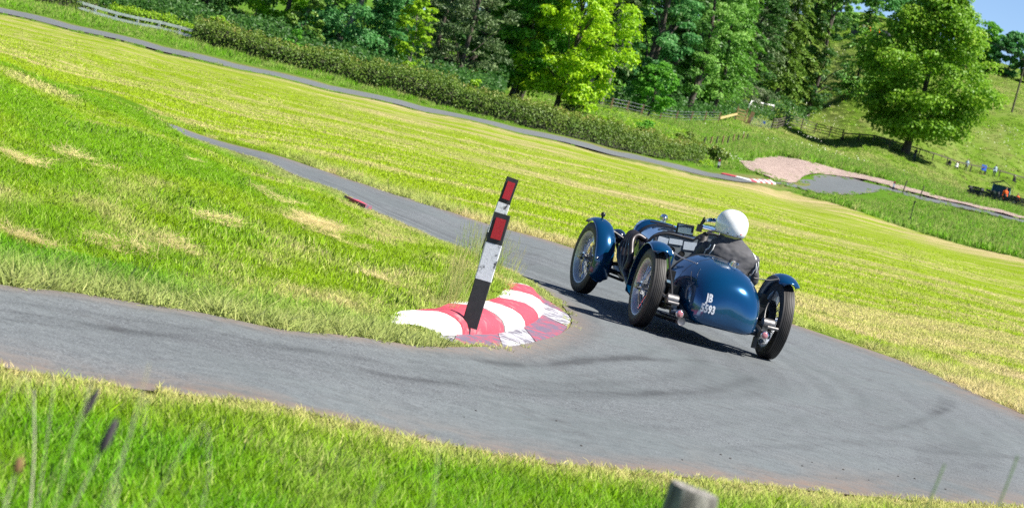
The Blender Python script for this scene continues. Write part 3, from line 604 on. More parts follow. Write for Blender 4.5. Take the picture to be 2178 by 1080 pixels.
# ---------------------------------------------------------------- trees, shrubs and hedges
def mat_leaf(name, a, b, tip=None, transl=.42):
    m, nt, p = new_mat(name); tc = N(nt, 'ShaderNodeTexCoord')
    t = N(nt, 'ShaderNodeAttribute', attribute_name='tone'); f = noise_fac(nt, .7, 3, .6, tc.outputs['Object'])
    v = math_n(nt, 'ADD', math_n(nt, 'MULTIPLY', t.outputs['Fac'], .6), math_n(nt, 'MULTIPLY', f, .4))
    st = [(.15, a), (.65, b)] + ([(.85, tip)] if tip else [])
    c = ramp(nt, v, st)
    nt.links.new(c, p.inputs['Base Color']); setin(p, Roughness=.5); p.inputs['Specular IOR Level'].default_value = .35
    tr = N(nt, 'ShaderNodeBsdfTranslucent'); nt.links.new(c, tr.inputs[0]); mx = N(nt, 'ShaderNodeMixShader'); mx.inputs[0].default_value = transl
    nt.links.new(p.outputs[0], mx.inputs[1]); nt.links.new(tr.outputs[0], mx.inputs[2]); nt.links.new(mx.outputs[0], nt.nodes['Material Output'].inputs[0]); return m
LEAF = {
 'bright': mat_leaf('leaf_bright', (0.179, 0.384, 0.008), (0.410, 0.640, 0.013), (0.589, 0.717, 0.038)),
 'maple': mat_leaf('leaf_maple', (0.115, 0.346, 0.008), (0.307, 0.589, 0.013), (0.486, 0.640, 0.026)),
 'green': mat_leaf('leaf_green', (0.064, 0.243, 0.019), (0.154, 0.422, 0.032), (0.307, 0.563, 0.064)),
 'blue': mat_leaf('leaf_bluegreen', (0.045, 0.192, 0.051), (0.128, 0.358, 0.096), (0.307, 0.538, 0.205)),
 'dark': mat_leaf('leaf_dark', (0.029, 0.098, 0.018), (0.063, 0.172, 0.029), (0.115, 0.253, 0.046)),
 'ash': mat_leaf('leaf_ash', (0.128, 0.294, 0.058), (0.256, 0.486, 0.090), (0.410, 0.589, 0.179)),
 'pine': mat_leaf('needle_pine', (0.072, 0.132, 0.054), (0.132, 0.204, 0.072), (0.204, 0.264, 0.108), .15),
 'fir': mat_leaf('needle_fir', (0.061, 0.189, 0.027), (0.135, 0.324, 0.034), (0.230, 0.419, 0.041), .2),
 'larch': mat_leaf('needle_larch', (.085, .18, .025), (.17, .30, .035), (.28, .37, .06), .25),
 'grey': mat_leaf('leaf_grey', (0.128, 0.179, 0.090), (0.218, 0.269, 0.141), (0.307, 0.346, 0.192)),
 'hedge': mat_leaf('leaf_hedge', (0.069, 0.172, 0.018), (0.196, 0.265, 0.034), (0.368, 0.287, 0.092), .25),
 'lime': mat_leaf('leaf_lime', (0.166, 0.346, 0.013), (0.333, 0.538, 0.019), (0.435, 0.589, 0.038)),
 'syc': mat_leaf('leaf_sycamore', (.11, .26, .018), (.24, .44, .026), (.42, .56, .08)),
}
def mat_bark(name, c0, c1):
    m, nt, p = new_mat(name); tc = N(nt, 'ShaderNodeTexCoord'); mp = N(nt, 'ShaderNodeMapping'); mp.inputs['Scale'].default_value = (6, 6, 1.2); nt.links.new(tc.outputs['Object'], mp.inputs[0])
    f = noise_fac(nt, 2.5, 6, .7, mp.outputs[0]); nt.links.new(ramp(nt, f, [(.3, c0), (.7, c1)]), p.inputs['Base Color']); setin(p, Roughness=.9); bump(nt, p, f, .8, .03); return m
BARK = mat_bark('bark_brown', (.035, .028, .022), (.11, .09, .07)); BARK_P = mat_bark('bark_pale', (.14, .125, .10), (.32, .29, .24))

def cards(C, Nn, L, Wd, rs, axis=None):
    """leaf blades: rhombic cards at C facing Nn; L length, Wd width"""
    n = len(C); Nn = Nn / np.maximum(np.linalg.norm(Nn, axis=1, keepdims=True), 1e-6)
    A = rs.normal(size=(n, 3)) if axis is None else axis + rs.normal(size=(n, 3)) * .25
    A = A - Nn * np.sum(A * Nn, 1, keepdims=True); A /= np.maximum(np.linalg.norm(A, axis=1, keepdims=True), 1e-6)
    B = np.cross(Nn, A); L = np.broadcast_to(np.asarray(L, float), (n,))[:, None]; Wd = np.broadcast_to(np.asarray(Wd, float), (n,))[:, None]
    fold = Nn * (Wd * .25)
    V = np.stack([C - A * L * .5, C + B * Wd * .5 + fold + A * L * .06, C + A * L * .5, C - B * Wd * .5 + fold + A * L * .06], 1).reshape(-1, 3)
    return V, np.arange(4 * n).reshape(n, 4)

def crown_object(name, V, Fq, rs, mat, parent, extra=None):
    me = mesh_np(name, V, Fq); t = np.repeat(rs.rand(len(Fq)) if extra is None else extra, 4); fattr(me, 'tone', t)
    o = link(name, me, mat, parent); return o

def trunk_mesh(rs, H, r0, lean, limbs, mat, root, top=.8, bend=.04):
    mb = MB(); P = []
    for i in range(9):
        t = i / 8; P.append(Vector((lean[0] * t * H + bend * H * math.sin(t * 4 + rs.rand() * .5) * t, lean[1] * t * H + bend * H * math.sin(t * 3 + 1) * t * .5, t * H * top - .15)))
    mb.tube(P, [r0 * (1.25 if i == 0 else 1) * (1 - .8 * i / 8) for i in range(9)], 9)
    def at(z):
        for a, b in zip(P[:-1], P[1:]):
            if a.z <= z <= b.z: return a.lerp(b, (z - a.z) / (b.z - a.z + 1e-9))
        return P[-1]
    for (tx, ty, tz, r) in limbs:
        z0 = max(.15 * H, tz - .9 * math.hypot(tx, ty) - .05 * H); z0 = min(z0, H * top * .92); b = at(z0); e = Vector((tx, ty, tz)); m = b.lerp(e, .5) + Vector((0, 0, .06 * H * rs.rand()))
        mb.tube([b, b.lerp(m, .5), m, m.lerp(e, .6), e], [r, r * .85, r * .6, r * .4, r * .15], 6)
    return mb.build('trunk', mat, root)

def broadleaf(x, y, H, R, z0, key, label, cat='tree', n=9000, leaf=.27, seed=1, lean=(0, 0), bark=None, prof='dome', r0=None, group=None, clumps=110, name='tree', rough=1.0):
    rs = np.random.RandomState(seed); n = int(n * 1.35); leaf *= .88; root = empty(name, (x, y, gz(x, y) - .05)); tag(root, label, cat, group)
    def env(t):
        if prof == 'dome': return (math.sin(math.pi * min(1, (t * .86 + .14))) ** .6)
        if prof == 'column': return (math.sin(math.pi * (t * .9 + .08)) ** .45)
        if prof == 'wide': return max(.12, math.sin(math.pi * (t * .80 + .19)) ** .8)
        if prof == 'sycamore': return max(.15, math.sin(math.pi * (t * .76 + .22)) ** 1.1)
        return 1
    cc = []; 
    for _ in range(clumps):
        t = rs.rand() ** .95; a = rs.rand() * 6.283; rr = R * env(t) * (rs.rand() ** .42) * (1 - .18 * rs.rand() * rough); z = z0 + (H - z0) * t
        tz = z; cc.append((lean[0] * tz + rr * math.cos(a), lean[1] * tz + rr * math.sin(a), z, R * (.10 + .13 * rs.rand()) * (1.6 if clumps < 40 else 1)))
    cc = np.array(cc); w = cc[:, 3] ** 2; w /= w.sum(); idx = rs.choice(len(cc), n, p=w)
    D = rs.normal(size=(n, 3)); D /= np.linalg.norm(D, axis=1, keepdims=True); D[:, 2] = np.abs(D[:, 2]) * np.where(rs.rand(n) < .72, 1, -1)
    rad = cc[idx, 3] * (.45 + .60 * rs.rand(n) ** .7); C = cc[idx, :3] + D * rad[:, None] * np.array([1.1, 1.1, .62])
    C[:, 2] = np.maximum(C[:, 2], .12)
    Nn = D * .9 + np.array([0, 0, .55]) + rs.normal(size=(n, 3)) * .45
    L = leaf * (.6 + .8 * rs.rand(n)); V, Fq = cards(C, Nn, L, L * .72, rs)
    ctone = rs.rand(len(cc)); tone = np.clip(.55 * rs.rand(n) + .45 * ctone[idx], 0, 1)
    crown_object('crown', V, Fq, rs, LEAF[key], root, tone)
    pick = cc[rs.choice(len(cc), min(14, len(cc)), False)]
    trunk_mesh(rs, H, r0 or (.016 * H + .05), lean, [(c[0], c[1], c[2], .006 * H) for c in pick], bark or BARK, root)
    return root

def conifer(x, y, H, R, z0, key, label, n=8000, seed=1, needle=.42, droop=.25, r0=None, group=None, bark=None, name='tree', dense=1.0, power=.8):
    rs = np.random.RandomState(seed); root = empty(name, (x, y, gz(x, y) - .05)); tag(root, label, 'tree', group)
    br = []; z = z0
    while z < H - .2:
        t = (z - z0) / (H - z0); L = R * (1 - t) ** power * (.75 + .4 * rs.rand()) + .15
        for k in range(5 + int(rs.rand() * 2)): br.append((z + rs.normal() * .12, rs.rand() * 6.283, L * (.6 + .55 * rs.rand())))
        z += .42 + .12 * rs.rand()
    br = np.array(br); w = br[:, 2] / br[:, 2].sum(); idx = rs.choice(len(br), n, p=w); s = rs.rand(n) ** .65
    bz, ba, bl = br[idx, 0], br[idx, 1], br[idx, 2]; dirx, diry = np.cos(ba), np.sin(ba)
    spread = (.10 + .26 * s * (1.15 - s)) * bl; lat = rs.normal(size=n) * spread * .55
    C = np.stack([dirx * s * bl - diry * lat, diry * s * bl + dirx * lat, bz + .22 * bl * s - droop * bl * s ** 2 * 1.6 + rs.normal(size=n) * .07 - np.abs(lat) * .25], -1); C[:, 2] = np.maximum(C[:, 2], .15)
    ax = np.stack([dirx - diry * np.sign(lat) * .7, diry + dirx * np.sign(lat) * .7, -.35 * s - .15], -1); Nn = np.array([0, 0, 1.0]) + rs.normal(size=(n, 3)) * .45 + ax * .25
    L = needle * (.6 + .7 * rs.rand(n)); V, Fq = cards(C, Nn, L, L * .36, rs, ax)
    bt = rs.rand(len(br)); tone = np.clip(.5 * rs.rand(n) + .3 * bt[idx] + .25 * s, 0, 1)
    crown_object('crown', V, Fq, rs, LEAF[key], root, tone)
    mb = MB(); r0 = r0 or (.010 * H + .05); mb.tube([(.02 * H * math.sin(i), 0, -.15 + H * .96 * i / 8) for i in range(9)], [r0 * (1 - .9 * i / 8) for i in range(9)], 8)
    for b in br[rs.choice(len(br), min(26, len(br)), False)]: mb.tube([(0, 0, b[0]), (math.cos(b[1]) * b[2] * .5, math.sin(b[1]) * b[2] * .5, b[0] + .05 * b[2]), (math.cos(b[1]) * b[2] * .9, math.sin(b[1]) * b[2] * .9, b[0] - .12 * b[2])], [.035, .022, .008], 5)
    mb.build('trunk', bark or BARK, root); return root

def pine(x, y, H, R, z0, label, seed, n=11000):
    """grey-green pine: spiky tufts on upswept boughs"""
    rs = np.random.RandomState(seed); root = empty('tree', (x, y, gz(x, y) - .05)); tag(root, label, 'tree'); cc = []
    for _ in range(130):
        t = rs.rand(); a = rs.rand() * 6.283; rr = R * (1 - .55 * t) * rs.rand() ** .45; cc.append((rr * math.cos(a), rr * math.sin(a), z0 + (H - z0) * t + .18 * rr, .35 + .35 * rs.rand()))
    cc = np.array(cc); idx = rs.randint(0, len(cc), n); D = rs.normal(size=(n, 3)); D /= np.linalg.norm(D, axis=1, keepdims=True); D[:, 2] = np.abs(D[:, 2]) - .15
    C = cc[idx, :3] + D * cc[idx, 3:4] * (.3 + .8 * rs.rand(n, 1)) * np.array([1.25, 1.25, .7]); L = .34 * (.6 + .7 * rs.rand(n))
    V, Fq = cards(C, rs.normal(size=(n, 3)) + np.array([0, 0, .5]), L, L * .30, rs, D + np.array([0, 0, .35]))
    tone = np.clip(.5 * rs.rand(n) + .5 * rs.rand(len(cc))[idx], 0, 1); crown_object('crown', V, Fq, rs, LEAF['pine'], root, tone)
    pick = cc[rs.choice(len(cc), 22, False)]; trunk_mesh(rs, H, .20, (0.01, 0), [(c[0], c[1], c[2], .045) for c in pick], BARK, root, .95, .015); return root

def undergrowth(x0, x1, y0, y1, h, key, label, seed, n, leaf=.24, behind=False):
    rs = np.random.RandomState(seed); X = x0 + (x1 - x0) * rs.rand(n); Y = y0 + (y1 - y0) * rs.rand(n)
    if behind:
        fy = np.interp(X, [-10, 1.5, 7.3, 11.25, 17.7, 22, 30, 40], [200, 217, 219, 242, 286, 310, 352, 392]); k = (Y > fy) & (Y < fy + 55); X, Y = X[k], Y[k]; n = len(X)
    hh = h * (.25 + 1.2 * fbm(X * .45 + seed, Y * .30, 3)); Z = hz(X, Y) + hh * rs.rand(n) ** .5
    V, Fq = cards(np.stack([X, Y, Z], -1), rs.normal(size=(n, 3)) * .6 + np.array([.1, -.2, .8]), leaf * (.6 + .8 * rs.rand(n)), leaf * .7, rs)
    o = crown_object('undergrowth', V, Fq, rs, LEAF[key], None); tag(o, label, 'undergrowth', kind='stuff'); return o

def shrub(x, y, H, R, key, label, seed, n=1800, leaf=.2, group=None, name='shrub'):
    return broadleaf(x, y, H, R, .12, key, label, 'shrub', n, leaf, seed, group=group, clumps=24, name=name, r0=.05)

# ---- the wood behind the hedge, left to right
broadleaf(-36.1, 178, 11, 4.0, .4, 'dark', 'dark green tree at the far left end of the wood', seed=11, n=7000)
broadleaf(-31.0, 176, 12, 3.6, .3, 'green', 'mid green tree behind the left end of the rail fence', seed=12, n=8000)
broadleaf(-27.4, 172, 11, 3.4, 1.2, 'dark', 'dark tree with a forked bare trunk behind the rail fence', seed=13, n=8000, lean=(.08, 0))
broadleaf(-24.2, 178, 12, 3.4, .3, 'dark', 'dark leafy tree behind the right end of the rail fence', seed=14, n=9000)
broadleaf(-18.4, 172, 11, 3.7, .9, 'maple', 'bright yellow green tree spreading above the left part of the hedge', seed=15, n=8500, leaf=.30)
shrub(-16.2, 165, 4.6, 1.25, 'larch', 'olive green weeping bush in front of the dark gap in the wood', 16, 2600)
broadleaf(-15.0, 171, 13, 4.0, 1.1, 'blue', 'blue green tree with a pale leaning trunk', seed=17, n=11500, lean=(.20, 0), bark=BARK_P, leaf=.25, r0=.22)
broadleaf(-11.6, 174, 6, 2.6, .3, 'blue', 'low blue green tree below the leaning trunk', seed=170, n=5000, leaf=.25)
broadleaf(-9.5, 167, 6.4, 1.3, 1.0, 'lime', 'slim yellow green birch hanging over the hedge', seed=18, n=2600, bark=BARK_P, leaf=.22, r0=.09)
pine(-6.6, 176, 12.5, 3.9, 1.7, 'large grey green pine with drooping boughs', 19)
pine(-9.0, 186, 14, 3.4, 1.2, 'darker grey green pine behind the large pine', 190, 8000)
G = 'thin dark trunks under the middle of the wood'
conifer(-4.1, 189, 14, 2.4, 3.0, 'fir', 'leftmost of the thin dark trunks under the middle of the wood', 5000, 20, group=G)
conifer(-3.1, 187, 14, 2.3, 3.2, 'fir', 'middle one of the thin dark trunks under the middle of the wood', 5000, 21, group=G)
conifer(-2.4, 190, 14, 2.3, 3.2, 'fir', 'rightmost of the thin dark trunks under the middle of the wood', 5000, 22, group=G)
broadleaf(.3, 183, 12.5, 4.3, 1.0, 'bright', 'large bright yellow green sycamore in the middle of the wood', seed=23, n=17000, leaf=.27, clumps=190, r0=.2)
broadleaf(-2.6, 184, 9, 2.7, 1.3, 'green', 'green tree growing into the left side of the bright sycamore', seed=231, n=6500, leaf=.27)
conifer(2.4, 222, 16, 2.3, 3.4, 'pine', 'slim pine with a pale trunk behind the bright sycamore', 5000, 24, bark=BARK_P)
conifer(3.8, 220, 16, 2.3, 3.6, 'pine', 'slim pine with a pale trunk beside the wire fence', 5000, 25, bark=BARK_P)
broadleaf(7.25, 226, 17, 3.3, 1.7, 'blue', 'tall blue green tree rising above the wire fence', seed=26, n=9500, leaf=.3, prof='column')
broadleaf(8.0, 221, 5.0, 2.0, .9, 'green', 'low green tree leaning out over the wire fence', seed=261, n=3200, leaf=.27)
broadleaf(13.2, 262, 19, 4.0, 2.4, 'ash', 'tall pale green ash in the right half of the wood', seed=27, n=10500, leaf=.32, prof='column')
conifer(17.1, 290, 21, 3.5, 3.4, 'fir', 'dark fir left of the vivid green fir', 6500, 28, .5)
conifer(18.6, 318, 24, 5.2, 4.2, 'fir', 'broad vivid green fir in front of the stile', 13000, 29, .55, .32)
conifer(26.0, 372, 27, 5.0, 4.6, 'pine', 'grey green pine standing above the stile', 9000, 30, .55, .2)
conifer(30.6, 380, 29, 4.6, 3.2, 'larch', 'tall yellow green larch above the start of the paddock fence', 11000, 31, .6, .35)
conifer(34.4, 390, 27, 4.2, 2.2, 'larch', 'rightmost larch of the wood with boughs down to the meadow', 11000, 32, .6, .35)
conifer(32.6, 412, 29, 4.6, 1.2, 'pine', 'dusky pine behind the rightmost larch', 8000, 33, .6, .3)
shrub(24.3, 337, 3.6, 2.1, 'grey', 'grey green bush behind the wooden hurdle', 34, 1800, .25)
shrub(27.6, 352, 3.2, 1.9, 'pine', 'dark grey bush right of the hurdle', 35, 1500, .25)
# the depth of the wood behind
G = 'dark trees deep in the wood'
DEEP = ['bush at the left end of the fence', 'first tree at far left', 'mid green tree at left', 'tree with the forked trunk', 'right end of the rail fence', 'yellow green maple', 'olive weeping bush', 'pale leaning trunk', 'slim birch', 'large grey green pine', 'three thin dark trunks', 'bright sycamore', 'wire fence', 'pale green ash', 'dark fir', 'vivid green fir', 'wooden hurdle']
for i in range(3, 17):
    x = -61 + 6.4 * i; d = max(222, float(np.interp(x, [0, 7, 13, 20, 30], [225, 240, 285, 325, 390]))) + 12 * (i % 3)
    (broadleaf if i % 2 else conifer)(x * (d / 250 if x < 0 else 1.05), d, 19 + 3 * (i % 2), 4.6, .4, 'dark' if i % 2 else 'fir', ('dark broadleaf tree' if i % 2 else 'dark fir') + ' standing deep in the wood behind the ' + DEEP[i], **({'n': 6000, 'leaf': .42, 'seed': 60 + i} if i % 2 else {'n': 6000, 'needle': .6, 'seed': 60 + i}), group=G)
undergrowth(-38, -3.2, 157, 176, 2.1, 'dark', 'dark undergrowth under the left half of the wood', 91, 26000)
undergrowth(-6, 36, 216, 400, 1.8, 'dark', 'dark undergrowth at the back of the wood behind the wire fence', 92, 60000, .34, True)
undergrowth(-3.5, 11, 166, 212, .3, 'lime', 'bright nettles and grass between hedge and wire fence', 93, 9000, .2)
for i, (x, y, h, r, k) in enumerate([(9, 262, 22, 4.6, 'dark'), (14, 300, 26, 5.2, 'fir'), (19, 345, 30, 5.6, 'fir'), (5, 250, 21, 4.5, 'fir'), (7.5, 243, 25, 4.6, 'dark'), (-8, 240, 20, 5, 'dark'), (23.5, 385, 34, 6.2, 'fir'), (29, 410, 36, 6.5, 'pine'), (11.5, 285, 25, 5, 'dark'), (0, 245, 20, 4.6, 'dark')]):
    lab = 'tall dark tree filling the back of the wood behind the ' + ['blue green tree', 'pale green ash', 'vivid green fir', 'slim pines', 'grey green pine', 'yellow green larch', 'low green tree', 'darker grey pine', 'left side of the ash', 'bright sycamore'][i]
    if k == 'dark': broadleaf(x, y, h, r, .5, k, lab, n=8000, leaf=.5, seed=130 + i, group='tall dark trees at the back of the wood')
    else: conifer(x, y, h, r, .5, k, lab, 10000, 130 + i, .75, group='tall dark trees at the back of the wood', power=.6)
# ---- hill
broadleaf(45.0, 468, 10, 3.6, .8, 'ash', 'grey green tree above the hut on the hill', seed=41, n=4500, leaf=.6)
broadleaf(41.0, 458, 12, 3.4, .6, 'ash', 'tree left of the hut on the hill', seed=42, n=5000, leaf=.6)
broadleaf(53.5, 490, 9, 5.5, 2.8, 'blue', 'blue green tree behind the crown of the big sycamore', seed=43, n=4500, leaf=.6)
broadleaf(62.0, 500, 9, 5.5, .8, 'blue', 'blue green ridge tree half hidden by the big sycamore', seed=44, n=4000, leaf=.6)
G = 'trees along the ridge under the sky'
for i, (x, y, h, r, k, lab) in enumerate([(73.0, 512, 9.0, 4.2, 'ash', 'pale ridge tree next to the crown of the big sycamore'), (78.2, 512, 9.5, 4.4, 'green', 'second ridge tree right of the big sycamore'), (82.8, 508, 8.5, 4.2, 'blue', 'third ridge tree right of the big sycamore'), (87.5, 502, 7.5, 4.2, 'dark', 'ridge tree at the right edge of the photo'), (92.5, 500, 8, 4.4, 'green', 'last ridge tree beyond the right edge')]):
    broadleaf(x, y, h, r, .4, k, lab, seed=45 + i, n=4200, leaf=.62, group=G)
big = broadleaf(47.0, 351, 23.5, 9.7, 2.6, 'syc', 'large sycamore standing alone in the meadow at right', seed=50, n=34000, leaf=.52, clumps=300, prof='sycamore', r0=.55)

# ---- hedges
def hedge(path, hs, depth, key, label, seed, leaf=.115, dens=330, name='hedge'):
    rs = np.random.RandomState(seed); p0 = path[0]; root = empty(name, (p0[0], p0[1], gz(*p0) - .02)); tag(root, label, 'hedge')
    L = np.array(crspline([(p[0], p[1], h) for p, h in zip(path, hs)], 6)); seg = np.r_[0, np.cumsum(np.hypot(*np.diff(L[:, :2], axis=0).T))]; n = int(seg[-1] * dens * 3)
    u = rs.rand(n) * seg[-1]; X = np.interp(u, seg, L[:, 0]); Y = np.interp(u, seg, L[:, 1]); Hh = np.interp(u, seg, L[:, 2])
    hn = Hh * (.66 + .42 * fbm(u * .55 + seed, u * 0, 3) + .28 * fbm(u * 2.6, u * 0 + 3, 2)); a = np.pi * rs.rand(n)     # over the top from front to back
    k = .72 + .33 * rs.rand(n) ** 1.4 + .10 * (fbm(u * 1.2, a * 2, 2) - .5); cs = np.cos(a); dx = np.sign(cs) * np.abs(cs) ** .55 * depth / 2 * k; zz = np.maximum(np.sin(a), 0) ** .5 * hn * k
    C = np.stack([X, Y - dx, hz(X, Y - dx) + zz], -1) - np.array(root.location)
    C += rs.normal(size=(n, 3)) * .05; Nn = np.stack([np.zeros(n), -cs, np.sin(a) + .3], -1) + rs.normal(size=(n, 3)) * .6
    ll = leaf * (.6 + .8 * rs.rand(n)); V, Fq = cards(C, Nn, ll, ll * .7, rs)
    sh = rs.rand(n) < .05; C[sh, 2] += (.34 * rs.rand(n) * smooth01(zz / hn, .6, .95))[sh]; ll[sh] *= 1.5
    V, Fq = cards(C, Nn, ll, np.where(sh, ll * .3, ll * .7), rs)
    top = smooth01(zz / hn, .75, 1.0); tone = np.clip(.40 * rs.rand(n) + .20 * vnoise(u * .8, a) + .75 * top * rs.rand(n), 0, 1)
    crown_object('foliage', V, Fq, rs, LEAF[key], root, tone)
    # woody inside
    rings = []
    for q in L[::2]:
        z = gz(q[0], q[1]) - root.location.z; y = q[1] - root.location.y; x = q[0] - root.location.x; h = q[2] * .72
        rings.append([(x, y - depth * .32, z), (x, y - depth * .33, z + h * .6), (x, y - depth * .15, z + h), (x, y + depth * .15, z + h), (x, y + depth * .33, z + h * .6), (x, y + depth * .32, z)])
    MB().loft(rings).build('branches', HEDGE_CORE, root)
    return root
HEDGE_CORE = plain('hedge_twigs', (.03, .035, .014), .95, vary=.5, scale=9)
hedge([(-20.4, 147.6), (-17.7, 147.6), (-15.2, 148.0), (-12.5, 148.4), (-9.9, 149.2), (-7.0, 149.8), (-4.4, 150.6), (-1.6, 151.8), (1.2, 153.6), (4.1, 156.8), (7.1, 161.4), (10.2, 168.5)], [1.5, 1.62, 1.55, 1.5, 1.6, 1.55, 1.5, 1.55, 1.5, 1.4, 1.35, 1.2], 2.6, 'hedge', 'long brown green clipped hedge along the far road', 71)
hedge([(-26.0, 151.8), (-24.3, 151.6), (-22.4, 151.4), (-20.8, 151.3)], [1.0, 1.15, 1.1, .9], 1.4, 'lime', 'short yellow green hedge behind the rail fence', 72, dens=200)
hedge([(-34, 146), (-31, 147), (-28.6, 148.6), (-26.6, 150.6)], [1.3, 1.3, 1.2, 1.1], 2.0, 'hedge', 'brown green hedge beyond the left end of the rail fence', 73, dens=200)
for i, (x, y, h, r, k, lab) in enumerate([(-19.6, 150.9, 1.7, .8, 'lime', 'bright green bush where the rail fence meets the hedge'), (-15.2, 152.6, 2.1, .8, 'green', 'small green bush poking above the hedge below the maple'), (-8.6, 154.2, 1.9, .8, 'lime', 'low light green bush above the hedge below the birch'), (-4.6, 155.6, 1.8, .7, 'lime', 'low light green bush above the hedge below the pine'),
    (3.6, 163, 1.4, .9, 'lime', 'light green bramble just behind the right part of the hedge'), (6.3, 168, 1.5, 1.1, 'green', 'green bramble behind the right end of the hedge'), (9.2, 172, 1.5, .9, 'hedge', 'brown green bush at the right end of the hedge'), (11.3, 172.5, 1.1, .8, 'hedge', 'last low bush right of the hedge end'), (1.7, 182, 1.8, 1.0, 'grey', 'grey green bush at the foot of the bright sycamore')]):
    shrub(x, y, h, r, k, lab, 80 + i, 900, .17)
# ---------------------------------------------------------------- kerb, marker posts
def mat_paint_worn(name, col, under=(.16, .15, .15), wear=.35, rough=.6, scale=6.0):
    m, nt, p = new_mat(name); tc = N(nt, 'ShaderNodeTexCoord')
    f = noise_fac(nt, scale, 8, .72, tc.outputs['Object'], .4); g = noise_fac(nt, 60, 3, .7, tc.outputs['Object'])
    c = mixc(nt, ramp(nt, g, [(.35, (0, 0, 0)), (.65, (1, 1, 1))]), tuple(x * .84 for x in col), col)
    w = ramp(nt, f, [(wear - .05, (1, 1, 1)), (wear + .03, (0, 0, 0))])
    nt.links.new(mixc(nt, w, c, under), p.inputs['Base Color']); setin(p, Roughness=rough); bump(nt, p, g, .35, .004)
    return m
WHITE_K = mat_paint_worn('kerb_white', (.72, .70, .68), (.30, .28, .27), wear=.36)
RED_K = mat_paint_worn('kerb_red', (.50, .055, .085), (.34, .17, .18), wear=.42)
APR_W = mat_paint_worn('apron_white', (.46, .46, .50), (.13, .12, .15), wear=.50, scale=9)
APR_R = mat_paint_worn('apron_red', (.36, .08, .12), (.13, .11, .16), wear=.53, scale=9)
KB = empty('kerb', (float(KERB_FOOT[3][0]), float(KERB_FOOT[3][1]), 0)); tag(KB, 'raised red and white painted kerb on the apex of the bend', 'kerb')
def resample(L, n):
    P = np.array([p[:2] for p in L]); s = np.r_[0, np.cumsum(np.hypot(*np.diff(P, axis=0).T))]; t = np.linspace(0, s[-1], n)
    return np.stack([np.interp(t, s, P[:, 0]), np.interp(t, s, P[:, 1])], -1)
def by_knots(L, knots):
    """cut a polyline at fractional knot positions; returns function u -> point"""
    P = np.array([p[:2] for p in L]); n = len(P) - 1
    return lambda u: P[int(min(max(u, 0), 1) * n)] * (1 - (min(max(u, 0), 1) * n) % 1) + P[min(int(min(max(u, 0), 1) * n) + 1, n)] * ((min(max(u, 0), 1) * n) % 1)
def build_kerb():
    off = np.array(KB.location[:2])
    foot, top, outp = by_knots(KFOOT, 0), by_knots(KTOP, 0), by_knots(KOUT, 0)
    # block joints along foot and top lines
    cf = [0, .20, .40, .50, .60, .70, .86, 1.0]; ct = [0, .22, .40, .52, .64, .77, .89, 1.0]
    for b in range(7):
        mb = MB(); rings = []; K = 10
        for i in range(K + 1):
            t = i / K; g = .004
            uf = cf[b] + g + (cf[b + 1] - cf[b] - 2 * g) * t; ut = ct[b] + g + (ct[b + 1] - ct[b] - 2 * g) * t
            F_, T_ = foot(uf), top(ut); ring = []
            inn = T_ + (T_ - F_) / max(np.linalg.norm(T_ - F_), 1e-6) * .18
            tp_k = float(smooth01(uf, -.08, .26) * smooth01(uf, 1.08, .80))
            prof = [(-.02, -.05), (0, .01), (.06, .055), (.18, .095), (.40, .125), (.70, .145), (1.0, .15)]
            for a, z in prof:
                p = F_ + (T_ - F_) * a; nz = .012 * (fbm(p[0] * 7, p[1] * 5, 3) - .5); ring.append((p[0] - off[0], p[1] - off[1], z * (tp_k if z > 0 else 1) + .012 + float(nz)))
            ring.append((inn[0] - off[0], inn[1] - off[1], .13 * tp_k)); ring.append((inn[0] - off[0], inn[1] - off[1], -.05))
            rings.append(ring)
        mb.loft(rings, True, True); mb.build('kerb_block', WHITE_K if b % 2 == 0 else RED_K, KB, sharp=50)
    ca = [0, .16, .36, .50, .66, .80, 1.0]
    for b in range(6):
        mb = MB(); rings = []
        for i in range(13):
            t = i / 12; uo = ca[b] + .002 + (ca[b + 1] - ca[b] - .004) * t; uf = .02 + .93 * uo
            F_, O_ = foot(uf), outp(uo); zf = .022
            jag = .03 * (float(fbm(O_[0] * 9, O_[1] * 4, 2)) - .5); O_ = O_ + (O_ - F_) / max(np.linalg.norm(O_ - F_), .05) * jag
            if np.linalg.norm(O_ - F_) < .05: O_ = F_ + np.array([.0, -.05])
            rings.append([(O_[0] - off[0], O_[1] - off[1], -.03), (O_[0] - off[0], O_[1] - off[1], .016), ((O_[0] + F_[0]) / 2 - off[0], (O_[1] + F_[1]) / 2 - off[1], .024), (F_[0] - off[0], F_[1] - off[1], .03), (F_[0] - off[0], F_[1] - off[1], -.03)])
        mb.loft(rings, True, True); mb.build('kerb_apron', APR_W if b % 2 == 0 else APR_R, KB, sharp=50)
build_kerb()
def small_kerb(name, pts, width, label, first_red=True, h=.07, cuts=6):
    k = empty(name, (pts[0][0], pts[0][1], gz(*pts[0][:2]))); tag(k, label, 'kerb')
    L = crspline(pts, 6); pat = [RED_K, WHITE_K] * 5 if cuts == 6 else cuts; nb = len(pat); P = resample(L, 6 * nb + 1)
    for b in range(nb):
        mb = MB(); rings = []
        for i in range(7):
            p = P[b * 6 + i]; q = P[min(b * 6 + i + 1, len(P) - 1)] - P[max(b * 6 + i - 1, 0)]; q = q / np.linalg.norm(q); nrm = np.array([-q[1], q[0]])
            ring = []
            for a, z in ((0, -.05), (0, .02), (.3, h * .8), (.7, h), (1, h), (1, -.05)):
                s = p + nrm * a * width; ring.append((s[0] - pts[0][0], s[1] - pts[0][1], gz(s[0], s[1]) + z + .05 - k.location.z))
            rings.append(ring)
        mb.loft(rings); mb.build('kerb_block', pat[b], k)
small_kerb('kerb', FARKERB, .4, 'far red and white kerb where the far road meets the gravel', h=.06)
